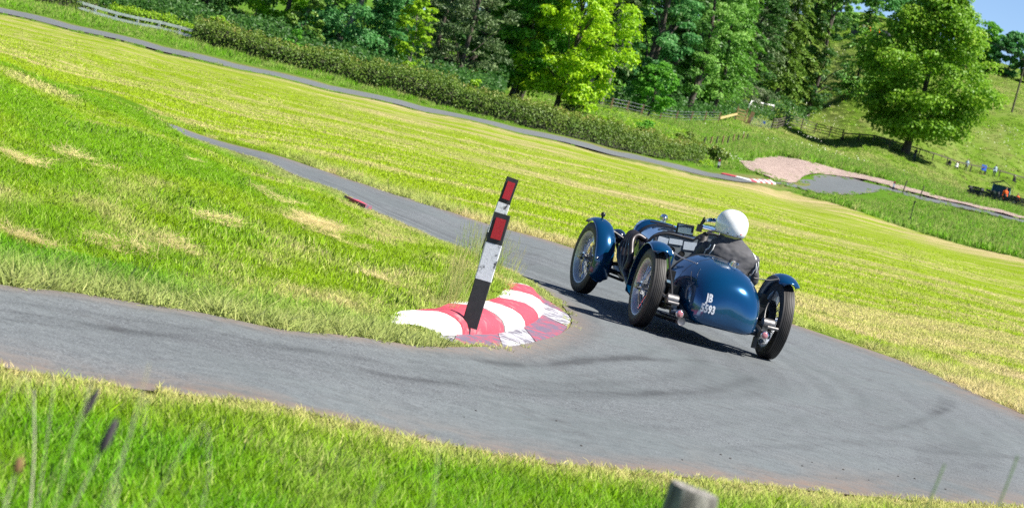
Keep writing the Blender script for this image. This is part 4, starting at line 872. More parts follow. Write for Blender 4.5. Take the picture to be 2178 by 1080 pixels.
small_kerb('kerb', [(p[0], p[1]) for p in MIDKERB], -.14, 'faded red kerb stub half sunk in grass at the back of the bank', h=.012, cuts=[APR_R, RED_K, RED_K, APR_R])

POST_BLACK = plain('post_plastic', (.022, .022, .025), .5, vary=.3, scale=18)
POST_WHITE = mat_paint_worn('post_white_band', (.66, .68, .74), (.03, .03, .035), wear=.42, rough=.4, scale=11)
def mat_reflector():
    m, nt, p = new_mat('red_reflector'); tc = N(nt, 'ShaderNodeTexCoord')
    f = noise_fac(nt, 90, 2, .5, tc.outputs['Object']); g = noise_fac(nt, 5, 3, .5, tc.outputs['Object'])
    nt.links.new(mixc(nt, g, ramp(nt, f, [(.3, (.30, .004, .015)), (.7, (.52, .008, .022))]), (.36, .004, .03)), p.inputs['Base Color'])
    setin(p, Roughness=.25); p.inputs['Coat Weight'].default_value = .6; return m
REFL = mat_reflector()
def marker_post(loc, h, w, label, rz=0.0, tilt=0.0):
    t = empty('marker_post', loc, rz); tag(t, label, 'post', 'black and white marker posts with red reflectors'); t.rotation_euler = (0, tilt, rz)
    def ring(z, k=1.0, cut=0.0):
        r = []
        for i in range(20):      # flat front, rounded back
            a = math.pi * i / 19
            r.append((math.cos(a) * w / 2 * k, math.sin(a) * w * .34 * k, z + cut * math.sin(a)))
        return r + [(-w / 2 * k * .9, -.006 * k, z), (w / 2 * k * .9, -.006 * k, z)]
    mb = MB(); mb.loft([ring(-.05), ring(h * .5), ring(h, 1, -.012)]); mb.build('shaft', POST_BLACK, t, sharp=35)
    mb = MB(); mb.loft([ring(h * .38, 1.035), ring(h * .72, 1.035)]); mb.build('white_band', POST_WHITE, t, sharp=35)
    mb = MB(); mb.box((0, -.011, h * .86), (w * .62, .008, h * .19)); mb.build('reflector', REFL, t, False)
    return t
marker_post((-.155, 18.25, .125), .775, .116, 'nearer black and white marker post with red reflector, standing on the kerb', RAD(4), RAD(1.5))
marker_post((-.245, 24.3, .10), .88, .116, 'marker post with red reflector standing behind the nearer one', RAD(8), RAD(4.8))
marker_post((11.25, 167.5, gz(11.25, 167.5)), .66, .16, 'small distant marker post beside the far road bend', 0, RAD(-3))
marker_post((26.4, 198.3, gz(26.4, 198.3) + .02), .70, .16, 'distant dark marker post on the inside of the tarmac turn', 0, 0)

# ---------------------------------------------------------------- the racing car
def mat_car_paint():
    m, nt, p = new_mat('blue_enamel'); tc = N(nt, 'ShaderNodeTexCoord')
    f = noise_fac(nt, 3, 3, .5, tc.outputs['Object'])
    nt.links.new(ramp(nt, f, [(.3, (.0009, .054, .155)), (.7, (.001, .07, .19))]), p.inputs['Base Color'])
    setin(p, Roughness=.17, Metallic=.55); p.inputs['Coat Weight'].default_value = 1.0; p.inputs['Coat Roughness'].default_value = .025
    return m
BLUE = mat_car_paint()
def mat_tyre():
    m, nt, p = new_mat('tyre_rubber'); tc = N(nt, 'ShaderNodeTexCoord'); f = noise_fac(nt, 14, 5, .6, tc.outputs['Object'])
    nt.links.new(ramp(nt, f, [(.3, (.014, .013, .014)), (.7, (.030, .027, .027))]), p.inputs['Base Color']); setin(p, Roughness=.62); bump(nt, p, f, .15, .002); return m
TYRE = mat_tyre()
CHROME = plain('polished_metal', (.62, .63, .65), .16, 1.0, .08)
SILVER = plain('silver_paint', (.42, .45, .50), .38, .55, .1)
STEEL = plain('worn_steel', (.22, .21, .21), .42, .85, .3)
DARKM = plain('black_metal', (.018, .018, .02), .4, .3, .3)
EXH = plain('black_exhaust', (.03, .026, .03), .38, .5, .35, 12)
DASH = plain('grey_dash', (.14, .165, .19), .5, .2, .2, 8)
CARD = plain('white_card', (.42, .48, .56), .5, vary=.12, scale=60)
BLACKT = plain('black_trim', (.012, .013, .018), .45)
MIRR = plain('mirror_glass', (.85, .87, .9), .05, 1.0, .02)
LAMPR = plain('red_lens', (.42, .16, .18), .12, vary=.25, coat=1)
LETTER = plain('white_lettering', (.72, .75, .80), .5, vary=.06)

CAR = empty('racing_car', (1.842, 23.58, 0.012), RAD(12.0))
tag(CAR, 'dark blue vintage open racing car seen from behind on the hairpin', 'car')

WR, TW = .356, .132
def wheel(name, c, side, steer=0.0):
    e = empty(name, c); e.parent = CAR; e.rotation_euler = (0, 0, steer)
    s = side
    # tyre: rounded section with ribbed tread
    hw = TW / 2; prof = []
    prof += [(-hw * .55, .247), (-hw * .88, .262), (-hw, .288), (-hw * .97, .315), (-hw * .86, .338)]
    ribs = 6; tw = hw * .74
    prof.append((-hw * .78, WR - .006))
    for i in range(ribs):
        a = -tw + 2 * tw * i / ribs; b = -tw + 2 * tw * (i + 1) / ribs; crown = lambda x: WR - .006 * (x / tw) ** 2
        prof += [(a + .0022, crown(a)), (b - .0022, crown(b))]
        if i < ribs - 1: prof += [(b - .0018, crown(b) - .010), (b + .0018, crown(b) - .010)]
    prof += [(hw * .78, WR - .006), (hw * .86, .338), (hw * .97, .315), (hw, .288), (hw * .88, .262), (hw * .55, .247), (0, .243)]
    MB().lathe(prof, (0, 0, 0), 'X', 72, True).build('tyre', TYRE, e, sharp=32)
    rp = [(-.055, .252), (-.058, .262), (-.050, .264), (-.046, .245), (-.03, .232), (.0, .224), (.03, .232), (.046, .245), (.050, .264), (.058, .262), (.055, .252), (.044, .236), (.02, .222), (0, .214), (-.02, .222), (-.044, .236)]
    MB().lathe(rp, (0, 0, 0), 'X', 56, True).build('rim', SILVER, e, sharp=50)
    sp = MB()
    for k in range(48):
        a = 2 * math.pi * k / 48; fl = k % 4; out = (.062 if fl < 2 else -.03) * s; da = .34 * (1 if k % 2 else -1); r0 = .044
        sp.tube([(out, math.cos(a + da) * r0, math.sin(a + da) * r0), ((.012 if fl % 2 else -.012) * s, math.cos(a) * .222, math.sin(a) * .222)], .0028, 4, False)
    sp.build('spokes', CHROME, e)
    h = MB(); h.lathe([(-.05 * s, .05), (-.03 * s, .05), (-.025 * s, .034), (.05 * s, .032), (.055 * s, .047), (.068 * s, .047), (.07 * s, .036), (.10 * s, .030), (.105 * s, .018), (.112 * s, .0)], (0, 0, 0), 'X', 24)
    hub = h.build('hub', CHROME, e)
    sn = MB(); sn.beam((.098 * s, -.062, .012), (.098 * s, .062, -.012), .014, .024); sn.lathe([(.085 * s, .03), (.108 * s, .026)], (0, 0, 0), 'X', 20); sn.build('spinner', STEEL, hub, True)
    d = MB(); d.lathe([(-.125 * s, .165), (-.118 * s, .172), (-.05 * s, .172), (-.045 * s, .16), (-.045 * s, .05)], (0, 0, 0), 'X', 40); d.build('brake_drum', DARKM, e)
    return e
WHX = .612
wheel('wheel', (-WHX, 0, WR), -1); wheel('wheel', (WHX, 0, WR), 1)
wheel('wheel', (-WHX, 2.42, WR), -1, RAD(6)); wheel('wheel', (WHX, 2.42, WR), 1, RAD(5))

# tail, tub and bonnet
def section(y, w, zt, zb, n=2.3, m=4.5, k=40, zc=.36):
    r = []; c = zb + (zt - zb) * zc
    for i in range(k):
        a = 2 * math.pi * i / k; cs, sn = math.cos(a), math.sin(a); e = n if sn >= 0 else m
        x = w * math.copysign(abs(cs) ** (2 / e), cs); z = c + (zt - c if sn >= 0 else c - zb) * math.copysign(abs(sn) ** (2 / e), sn)
        r.append((x, y, z))
    return r
TAIL = [(-.600, .05, .38, .30), (-.598, .13, .45, .245), (-.588, .19, .505, .215), (-.565, .245, .56, .197), (-.52, .287, .615, .19), (-.44, .322, .668, .187), (-.33, .347, .71, .187), (-.18, .367, .742, .187), (0, .382, .764, .187), (.16, .390, .770, .187), (.30, .393, .768, .187)]
tb = MB(); tb.loft([section(y, w, a, b, 2.12, 5.5) for y, w, a, b in TAIL]); TAILO = tb.build('tail', BLUE, CAR, sharp=60)
# tail lip round the cockpit opening
lip = MB(); lip.tube([(x, .302, z) for x, y, z in section(.30, .389, .763, .2, 2.12, 5.5)[2:19]], .011, 8); lip.build('cockpit_edge', BLACKT, TAILO)
# cockpit sides, open at the top
for s in (-1, 1):
    mb = MB(); rings = []
    for y, top, w in [(.30, .68, .393), (.40, .64, .396), (.55, .60, .398), (.75, .595, .398), (.90, .63, .395), (1.02, .70, .39), (1.12, .775, .386)]:
        rings.append([(s * w * .93, y, .195), (s * w, y, .24), (s * w, y, (.24 + top) / 2), (s * (w - .012), y, top), (s * (w - .03), y, top), (s * (w - .02), y, (.24 + top) / 2), (s * (w - .03), y, .22)])
    mb.loft(rings); o = mb.build('cockpit_side', BLUE, CAR, sharp=50)
    r = MB(); r.tube([(s * (w - .02), y, t + .006) for y, t, w in [(.30, .68, .393), (.40, .64, .396), (.55, .60, .398), (.75, .595, .398), (.90, .63, .395), (1.02, .70, .39), (1.12, .775, .386)]], .010, 8); r.build('edge_trim', BLACKT, o)
MB().box((0, .70, .205), (.77, .86, .018)).build('floor_pan', DARKM, CAR, False)
MB().box((.17, .36, .46), (.40, .09, .50), Matrix.Rotation(RAD(-14), 3, 'X')).build('seat_back', plain('black_leather', (.02, .018, .018), .5), CAR)
# bonnet and scuttle, tapering to the radiator
BON = [(1.115, .388, .838, .20), (1.20, .382, .850, .20), (1.32, .368, .852, .20), (1.55, .342, .850, .21), (1.85, .312, .848, .22), (2.10, .276, .850, .23), (2.30, .252, .856, .25)]
bo = MB(); bo.loft([section(y, w, a, b, 2.6, 4.5, 40, .62) for y, w, a, b in BON]); BONO = bo.build('bonnet', BLUE, CAR, sharp=60)
# driver's cowl: a bulge on the right of the scuttle
cw = MB(); rings = []
for y, h, w in [(1.112, .935, .205), (1.16, .930, .205), (1.25, .910, .195), (1.36, .885, .175), (1.48, .868, .14), (1.60, .838, .07)]:
    rings.append([(.185 + math.cos(math.pi * i / 14) * w, y, .72 + (h - .72) * math.sin(math.pi * i / 14) ** .75) for i in range(15)])
cw.loft(rings, False); cw.build('driver_cowl', BLUE, CAR)
# dashboard with its wavy top edge
def dash_top(x):
    a = .838 - .09 * max(0, (abs(x + .0) - .20) / .23) ** 2
    b = .72 + .215 * max(0, 1 - ((x - .185) / .205) ** 2) ** .375 if abs(x - .185) < .205 else 0
    return max(a, b)
xs = [-.382 + .764 * i / 40 for i in range(41)]
db = MB(); db.loft([[(x, 1.105, dash_top(x) - .006) for x in xs], [(x, 1.105, .30) for x in xs]], False); DB = db.build('dashboard', DASH, CAR)
et = MB(); et.tube([(x, 1.10, dash_top(x)) for x in xs], .012, 8); et.build('edge_trim', BLACKT, DB)
for (x, z, w, h, r) in [(-.29, .745, .10, .085, .05), (-.165, .775, .13, .05, -.1), (-.015, .77, .14, .075, -.12), (-.30, .655, .075, .06, .03)]:
    c = MB(); c.box((x, 1.099, z), (w, .004, h), Matrix.Rotation(r, 3, 'Y')); c.build('card', CARD, DB, False)
for (x, z, r) in [(-.19, .685, .038), (.06, .70, .045), (.18, .75, .06), (.32, .72, .045), (-.08, .68, .028)]:
    g = MB(); g.lathe([(1.095, r * .86), (1.090, r), (1.105, r)], (x, 0, z), 'Y', 24); gg = g.build('gauge', BLACKT, DB)
    MB().lathe([(1.0935, .001), (1.0935, r * .84)], (x, 0, z), 'Y', 24).build('dial', plain('dial_face', (.05, .05, .05), .3), gg)
# steering wheel
sw = MB(); cx, cy, cz = .17, .86, .80; R = Matrix.Rotation(RAD(-22), 3, 'X')
sw.tube([Vector((cx, cy, cz)) + R @ Vector((.19 * math.cos(a), 0, .19 * math.sin(a))) for a in [2 * math.pi * i / 32 for i in range(33)]], .011, 8, False)
SW = sw.build('steering_wheel', BLACKT, CAR)
sp = MB()
for a in (0, 1.57, 3.14, 4.71): sp.tube([Vector((cx, cy, cz)), Vector((cx, cy, cz)) + R @ Vector((.188 * math.cos(a), 0, .188 * math.sin(a)))], .006, 6)
sp.tube([(cx, cy, cz), (cx, 1.12, cz - .10)], .014, 8); sp.build('spokes', STEEL, SW)
# aero screen, mirror
sc_ = MB(); rings = []
for i in range(13):
    a = math.pi * (i / 12); x = .185 + math.cos(a) * .155; y = 1.14 + .05 * math.sin(a)
    rings.append([(x, y, .955), (x, y - .02, .965 + .115 * math.sin(a) ** .7)])
sc_.loft(rings, False)
def mat_glass():
    m, nt, p = new_mat('perspex'); setin(p, Roughness=.04, IOR=1.15); p.inputs['Transmission Weight'].default_value = 1.0
    p.inputs['Base Color'].default_value = (.93, .96, .97, 1); return m
sco = sc_.build('aero_screen', mat_glass(), CAR); sco.modifiers.new('thick', 'SOLIDIFY').thickness = .004
fr = MB(); fr.tube([(.02, 1.13, .93), (.03, 1.12, 1.00), (.045, 1.11, 1.065)], .009, 6); fr.tube([(.345, 1.13, .93), (.335, 1.12, 1.03)], .007, 6); fr.box((.03, 1.13, .955), (.05, .03, .07))
fr.tube([(.185 + math.cos(math.pi * i / 12) * .158, 1.138 + .05 * math.sin(math.pi * i / 12), .958) for i in range(13)], .008, 6); fr.build('screen_frame', BLACKT, sco)
mi = MB(); mi.box((-.075, 1.235, .905), (.168, .018, .10), Matrix.Rotation(RAD(-3), 3, 'Y')); MI = mi.build('mirror', BLACKT, CAR, False)
g = MB(); g.box((-.075, 1.212, .905), (.146, .006, .08), Matrix.Rotation(RAD(-3), 3, 'Y') @ Matrix.Rotation(RAD(-10), 3, 'X')); g.build('mirror_glass', MIRR, MI, False)
st = MB(); st.tube([(-.075, 1.24, .84), (-.075, 1.245, .90)], .008, 6); st.build('stalk', BLACKT, MI)
# radiator shell, cap, bonnet straps and catches
rs_ = MB(); rs_.loft([section(y, w, a, b, 3.2, 6, 40, .6) for y, w, a, b in [(2.30, .258, .872, .27), (2.31, .268, .885, .26), (2.40, .268, .885, .26), (2.425, .25, .87, .28)]]); RS = rs_.build('radiator_shell', BLUE, CAR, sharp=50)
gr = MB()
for i in range(15): gr.box((-.21 + .03 * i, 2.43, .58), (.006, .012, .48))
gr.build('grille', CHROME, RS, False)
cp = MB(); cp.lathe([(.87, .030), (.90, .030), (.902, .042), (.93, .044), (.934, .034), (.955, .030), (.962, .012)], (0, 2.36, 0), 'Z', 20); cp.build('radiator_cap', CHROME, RS)
for y, w, z in [(2.16, .271, .851), (1.36, .364, .853)]:
    b = MB(); b.tube([(x * 1.008, y, zz + .004) for x, yy, zz in section(y, w, z, .22, 2.6, 4.5, 40, .62)[1:20]], .010, 6); b.build('bonnet_strap', BLACKT, BONO)
for y, z in [(2.22, .862), (1.95, .858)]:
    b = MB(); b.tube([(-.16, y, z), (-.02, y - .03, z + .012), (.05, y - .05, z + .006)], .010, 6); b.ball((.06, y - .05, z + .008), .018, 8, 6); b.build('bonnet_catch', BLACKT, BONO)
# louvres on the left flank
for i in range(12):
    b = MB(); y = 1.46 + .055 * i; w = .352 - .12 * (y - 1.46); b.box((-w - .004, y, .60), (.012, .016, .16)); b.build('louvre', BLUE, BONO, False)
# exhaust: four branches into one pipe along the left side
mf = MB()
for i in range(4):
    y = 1.62 + .15 * i; w = .355 - .14 * (y - 1.62)
    mf.tube(crspline([(-w + .03, y, .70), (-w - .05, y, .72), (-w - .10, y - .04, .66), (-.455, y - .16, .50), (-.47, 1.46 + .03 * i, .37), (-.47, 1.34, .32)], 5), .031, 12)
MF = mf.build('exhaust_manifold', EXH, CAR)
ep = MB(); ep.tube(crspline([(-.47, 1.36, .32), (-.475, 1.05, .25), (-.47, .60, .20), (-.44, .25, .15), (-.40, -.20, .16), (-.385, -.47, .175)], 8), .030, 14); EP = ep.build('exhaust_pipe', EXH, CAR)
tp = MB(); tp.lathe([(-.56, .024), (-.565, .036), (-.50, .037), (-.49, .030)], (-.385, 0, .178), 'Y', 18); tp.tube([(-.385, -.50, .21), (-.385, -.50, .27)], .007, 6); tp.build('tail_pipe_clamp', STEEL, EP)
# chassis, axles, springs
ch = MB()
for s in (-1, 1):
    ch.tube(crspline([(s * .36, -.50, .24), (s * .36, -.25, .30), (s * .36, 0, .40), (s * .36, .35, .28), (s * .35, 1.2, .27), (s * .30, 2.1, .28), (s * .27, 2.65, .33)], 5), .030, 8)
ch.build('chassis_rail', DARKM, CAR)
ra = MB(); ra.tube([(-.56, 0, WR), (-.15, 0, WR), (0, 0, WR), (.15, 0, WR), (.56, 0, WR)], [.034, .038, .11, .038, .034], 16); ra.build('rear_axle', DARKM, CAR)
fa = MB(); fa.tube(crspline([(-.58, 2.42, WR), (-.44, 2.42, .30), (0, 2.42, .27), (.44, 2.42, .30), (.58, 2.42, WR)], 5), .026, 10)
fa.tube([(-.52, 2.25, .30), (.52, 2.25, .30)], .012, 8); fa.build('front_axle', DARKM, CAR)
for s in (-1, 1):
    b = MB(); b.tube([(s * .48, 2.36, .33), (s * .38, 2.22, .38), (s * .30, 2.10, .40)], .020, 8); b.lathe([(-.03, .05), (.03, .05)], (s * .30, 2.12, .42), 'X', 18); b.tube([(s * .54, 2.40, .26), (s * .34, 1.95, .25)], .014, 8); b.build('damper', DARKM, CAR)
    for i in range(4):
        q = MB(); q.beam((s * .27, 2.66 - .08 * i, .31 - .014 * i), (s * .27, 1.95 + .10 * i, .29 - .014 * i), .045, .010); q.build('spring_leaf', DARKM, CAR, False)
# rear cross tube with lamps and lever dampers
ct = MB(); ct.tube([(-.47, -.42, .235), (.47, -.42, .235)], .030, 14); CT = ct.build('rear_cross_tube', plain('blue_black_steel', (.02, .03, .05), .3, .5), CAR)
for s in (-1, 1):
    l = MB(); l.lathe([(-.46, .022), (-.468, .036), (-.50, .038), (-.505, .030)], (s * .40, 0, .235), 'Y', 18); lo = l.build('tail_lamp', CHROME, CAR)
    q = MB(); q.ball((s * .40, -.503, .235), (.030, .014, .030), 14, 8); q.build('lens', LAMPR, lo)
    d = MB(); d.lathe([(-.055, .042), (-.05, .048), (.05, .048), (.055, .042)], (s * .455, -.33, .33), 'X', 20); d.tube([(s * .50, -.33, .33), (s * .53, -.14, .36), (s * .54, -.02, .30)], .014, 8); d.box((s * .43, -.33, .28), (.05, .07, .09))
    d.tube([(s * .42, -.45, .31), (s * .52, -.45, .31)], .016, 10); d.build('lever_damper', STEEL, CAR)
    d = MB(); d.box((s * .42, -.10, .40), (.09, .16, .10)); d.box((s * .44, -.02, .52), (.06, .10, .09)); d.tube([(s * .40, -.30, .30), (s * .45, 0, .30), (s * .42, .40, .26)], .018, 8); d.build('spring_mount', DARKM, CAR)
    for i in range(4):
        q = MB(); q.beam((s * .47, -.40 + .07 * i, .27 - .014 * i), (s * .45, .42 - .09 * i, .27 - .014 * i), .045, .011); q.build('spring_leaf', DARKM, CAR, False)
sk = MB(); sk.box((.34, -.46, .15), (.035, .04, .10)); sk.build('bottom_bracket', DARKM, CAR, False)
# mudguards
def mudguard(c, a0, a1, r=.405, hw=.088, steer=0.0):
    rings = []; n = 36
    Rz = Matrix.Rotation(steer, 3, 'Z')
    for i in range(n + 1):
        a = RAD(a0 + (a1 - a0) * i / n); t = i / n; taper = min(1, math.sin(math.pi * min(max(t, .0), 1)) * 5 + .55)
        ring = []
        for j in range(13):
            q = -1 + 2 * j / 12; rr = r - .038 * abs(q) ** 2.4; ring.append(Vector(c) + Rz @ Vector((q * hw * min(1, taper), math.cos(a) * rr, math.sin(a) * rr)))
        rings.append(ring)
    m = MB(); m.loft(rings, False); o = m.build('mudguard', [BLUE, BLACKT], CAR)
    sd = o.modifiers.new('thick', 'SOLIDIFY'); sd.thickness = .006; sd.offset = -1
    bd = MB(); bd.tube(list(rings[0]), .006, 6); bd.build('rolled_edge', BLUE, o); bd = MB(); bd.tube(list(rings[-1]), .006, 6); bd.build('rolled_edge', BLUE, o)
    return o
gRL = mudguard((-WHX + .01, 0, WR), -18, 122, .428, .104); gRR = mudguard((WHX - .01, 0, WR), -18, 122, .428, .104)
gFL = mudguard((-WHX + .015, 2.42, WR), 62, 206, .412, .10, steer=RAD(6)); gFR = mudguard((WHX, 2.42, WR), 62, 204, steer=RAD(5))
for s, g in ((-1, gFL), (1, gFR)):
    b = MB(); x0 = s * WHX; b.lathe([(.765, .010), (.785, .012), (.79, .022), (.81, .024), (.825, .015), (.83, .004)], (x0 - s * .02, 2.40, 0), 'Z', 16); b.build('side_lamp', DARKM, g)
    b = MB(); b.ball((x0 - .03, 2.042, .28), (.028, .012, .032), 12, 8); b.build('reflector', LAMPR, g)
    b = MB(); b.ball((x0 - .02, 2.018, .40), .014, 10, 6); b.build('rivet', CHROME, g)
    b = MB(); b.tube([(x0 - s * .07, 2.25, .70), (s * .26, 2.28, .60)], .008, 6); b.tube([(x0 - s * .08, 2.12, .52), (s * .40, 2.25, .36)], .010, 6); b.build('stay', DARKM, g)
for s, g in ((-1, gRL), (1, gRR)):
    b = MB(); b.tube([(s * (WHX - .06), -.12, .745), (s * .42, -.14, .70), (s * .27, -.16, .685)], .0065, 6); b.ball((s * .27, -.16, .685), .012, 8, 6); b.build('stay', CHROME if s < 0 else DARKM, g)
    b = MB(); b.tube(crspline([(s * (WHX - .075), -.10, .735), (s * .50, -.13, .60), (s * .455, -.17, .47), (s * .44, -.24, .36), (s * .44, -.30, .27)], 5), .010, 6); b.build('stay', BLACKT, g)
# headlamp pods
for s in (-1, 1):
    b = MB(); b.ball((s * .37, 2.47, .63), (.075, .095, .075), 18, 12); H_ = b.build('headlamp', plain('dark_blue_enamel', (.01, .02, .05), .15, .2, coat=1), CAR); q = MB(); q.tube([(s * .37, 2.45, .56), (s * .29, 2.42, .40)], .016, 8); q.build('bracket', DARKM, H_)
    b = MB(); b.lathe([(.555, .068), (.565, .06), (.57, .001)], (s * .37, 2.0, .63), 'Y', 18); b.build('lens', CHROME, H_)
# fuel fillers on the tail
bv = BVHTree.FromPolygons([v.co.copy() for v in TAILO.data.vertices], [tuple(p.vertices) for p in TAILO.data.polygons])
def on_tail(x, y, up=True):
    h = bv.ray_cast(Vector((x, y, 2)), Vector((0, 0, -1))); return h[0], h[1]
def disc_on(p, n, prof, nseg=20):
    n = n.normalized(); a = n.orthogonal().normalized(); b = n.cross(a); rings = [[p + n * z + (a * math.cos(2 * math.pi * k / nseg) + b * math.sin(2 * math.pi * k / nseg)) * r for k in range(nseg)] for z, r in prof]
    return MB().loft(rings)
p, n = on_tail(.055, -.16); n = n if n.z > 0 else -n
disc_on(p, n, [(-.01, .040), (.015, .040), (.018, .030), (.035, .030)]).build('fuel_filler', CHROME, CAR)
p2, n2 = on_tail(.07, -.06); n2 = n2 if n2.z > 0 else -n2
fc = disc_on(p2 + Vector((0, 0, .012)), (n2 + Vector((-.1, -1.2, .2))), [(-.03, .022), (.0, .034), (.020, .034), (.026, .026)]).build('filler_cap', BLACKT, CAR)
b = MB(); b.tube([p2 + Vector((-.05, -.03, .0)), p2 + Vector((.04, -.06, .02))], .010, 8); b.tube([p + Vector((.0, 0, .02)), p + Vector((.03, -.05, .03))], .007, 6); b.build('lever', CHROME, fc)
for x, y, dx, dy in [(.02, -.25, .035, -.02), (.12, -.22, .03, -.015), (-.10, .16, .04, -.05), (.20, .14, .05, .05)]:
    a0, _ = on_tail(x, y); a1, _ = on_tail(x + dx, y + dy); b = MB(); b.tube([a0, a1], .0045, 6); b.build('catch', CHROME, TAILO)
# seams of the tail panels
for sx in (-1, 1):
    pts = []
    for i in range(14):
        t = i / 13; o_ = Vector((sx * (.30 + .02 * math.sin(3 * t)), -.16 - .38 * t ** 1.3, 2)); h = bv.ray_cast(o_, Vector((0, 0, -1)))
        if h[0] is not None: pts.append(h[0] + Vector((0, -.0005, .0005)))
    b = MB(); b.tube(pts, .003, 5); b.build('seam', BLACKT, TAILO)
# rivets and a lap joint round the tail
for yy in (-.02,):
    pts = []
    for i in range(25):
        a = math.pi * (i + 1) / 26; h = bv.ray_cast(Vector((1.2 * math.cos(a), yy, .40 + 1.2 * math.sin(a))), Vector((-math.cos(a), 0, -math.sin(a))))
        if h[0] is not None: pts.append(h[0])
    b = MB(); b.tube([p + (p - Vector((0, yy, .4))).normalized() * .0002 for p in pts], .0022, 5); b.build('seam', BLACKT, TAILO)
    for p in pts[1:-1:2]:
        b = MB(); b.ball(p + Vector((0, .022, 0)), .0045, 6, 4); b.build('rivet', STEEL, TAILO)
# race number plate lettering painted on the tail
def lettering(txt, cx, cz, size, slant=.0):
    cu = bpy.data.curves.new('lettering', 'FONT'); cu.body = txt; cu.size = size; cu.align_x = 'CENTER'; cu.offset = .0045; cu.space_character = 1.08; cu.resolution_u = 3
    tmp = bpy.data.objects.new('tmp_text', cu); COL.objects.link(tmp)
    dg = bpy.context.evaluated_depsgraph_get(); me = bpy.data.meshes.new_from_object(tmp.evaluated_get(dg)); bpy.data.objects.remove(tmp)
    bm = bmesh.new(); bm.from_mesh(me)
    bmesh.ops.subdivide_edges(bm, edges=[e for e in bm.edges if e.calc_length() > .02], cuts=1); bmesh.ops.triangulate(bm, faces=bm.faces)
    for v in bm.verts:
        x = cx + v.co.x * .60 + slant * v.co.y; z = cz + v.co.y
        h = bv.ray_cast(Vector((x, -2, z)), Vector((0, 1, 0)))
        v.co = (h[0] + h[1].normalized() * (.0025 if h[1].y < 0 else -.0025)) if h[0] is not None else Vector((x, -.6, z))
    bm.to_mesh(me); bm.free(); me.materials.clear()
    return link('lettering', me, LETTER, TAILO)
lettering('JB', -.195, .405, .096); lettering('5593', -.188, .310, .096)
# ---------------------------------------------------------------- fences, gates, walls and huts
WOODP = plain('weathered_pale_rail', (.86, .83, .80), .85, vary=.25, scale=7)
WOODB = plain('brown_timber', (.26, .16, .085), .85, vary=.3, scale=7)
WOODY = plain('new_timber', (.50, .37, .16), .8, vary=.2, scale=7)
WOODD = plain('dark_timber', (.085, .075, .05), .9, vary=.35, scale=7)
WIRE = plain('galvanised_wire', (.34, .36, .38), .45, .8, .2)
def G3(x, y, z=0.0): return Vector((x, y, gz(x, y) + z))
def rail_fence(name, pts, h, rails, label, wood, pw=.10, rw=(.04, .11), cat='fence', wire=False, wood_r=None, proud=0.0):
    o = pts[0]; root = empty(name, G3(*o)); tag(root, label, cat); off = Vector(root.location)
    for p in pts:
        b = G3(*p) - off; m = MB(); m.box(b + Vector((0, 0, (h + proud) / 2 - .1)), (pw, pw, h + proud + .2), None, .92); m.build('post', wood, root, False)
    for a, b in zip(pts[:-1], pts[1:]):
        for z in rails:
            m = MB(); A = G3(a[0], a[1], z) - off; B = G3(b[0], b[1], z) - off
            if wire: m.tube([A, A.lerp(B, .5) + Vector((0, 0, -.015)), B], rw[0], 5)
            else: m.beam(A + Vector((0, -pw * .62, 0)), B + Vector((0, -pw * .62, 0)), rw[0], rw[1])
            m.build('wire' if wire else 'rail', wood_r or wood, root, wire)
    return root
rail_fence('rail_fence', [(-28.9, 149.4), (-27.6, 149.3), (-26.35, 149.2), (-25.1, 149.1), (-23.85, 149.0), (-22.6, 148.9), (-21.4, 148.8), (-20.2, 148.7)], .74, [.34, .66], 'weathered two rail wooden fence at the left end of the far verge', WOODP, .12, (.12, .15), wood_r=WOODP)
rail_fence('wire_fence', [(1.5, 215.5), (3.15, 214), (4.65, 212.5), (6.0, 214.5), (7.3, 217), (9.25, 226), (11.25, 240), (13.4, 256), (15.5, 270), (17.7, 283)], 1.15, [.3, .55, .82, 1.1], 'wire stock fence on brown posts below the wood', WOODB, .15, (.018, 0), wire=True, wood_r=WIRE)
# step stile with its sloping board
st_ = empty('stile', G3(21.3, 303)); tag(st_, 'pale wooden step stile at the corner of the wire fence', 'stile'); o = Vector(st_.location); st_.scale = (1.3, 1.3, 1.3)
for dx in (-.42, .42):
    m = MB(); m.box((dx, 0, .6), (.12, .14, 1.5)); m.build('post', WOODB, st_, False)
for i in range(4):
    m = MB(); m.box((0, -.10 + .03 * i, .28 + .27 * i), (.86, .07, .14)); m.build('step', WOODY, st_, False)
m = MB(); m.box((.86, .05, .5), (.34, .2, 1.4), Matrix.Rotation(RAD(8), 3, 'Y')); m.build('end_panel', WOODB, st_, False)
m = MB(); m.beam((G3(17.9, 284.5, .45) - o) / 1.3, (G3(20.5, 298.5, .95) - o) / 1.3, .06, .17); m.build('sloping_board', WOODY, st_, False)
# hurdle behind the stile
rail_fence('hurdle', [(24.0, 332), (25.1, 344.5), (29.2, 359.4)], 1.55, [.75, 1.4], 'grey wooden hurdle rails behind the stile', WOODP, .18, (.07, .16))
# field gate
gt = empty('field_gate', G3(22.4, 301)); tag(gt, 'thin grey metal field gate with a small blue sign', 'gate'); o = Vector(gt.location)
for i in range(5): m = MB(); m.tube([(0, 0, .25 + .2 * i), G3(26.6, 323.5) - o + Vector((0, 0, .25 + .2 * i))], .022, 6); m.build('bar', WIRE, gt)
for t in (0, .5, 1.0): m = MB(); q = (G3(26.6, 323.5) - o) * t; m.tube([q + Vector((0, 0, .2)), q + Vector((0, 0, 1.08))], .026, 6); m.build('upright', WIRE, gt)
m = MB(); m.box((G3(26.6, 323.5) - o) * .62 + Vector((0, -.05, .8)), (.34, .03, .34)); m.build('sign', plain('blue_sign', (.03, .10, .45), .5), gt, False)
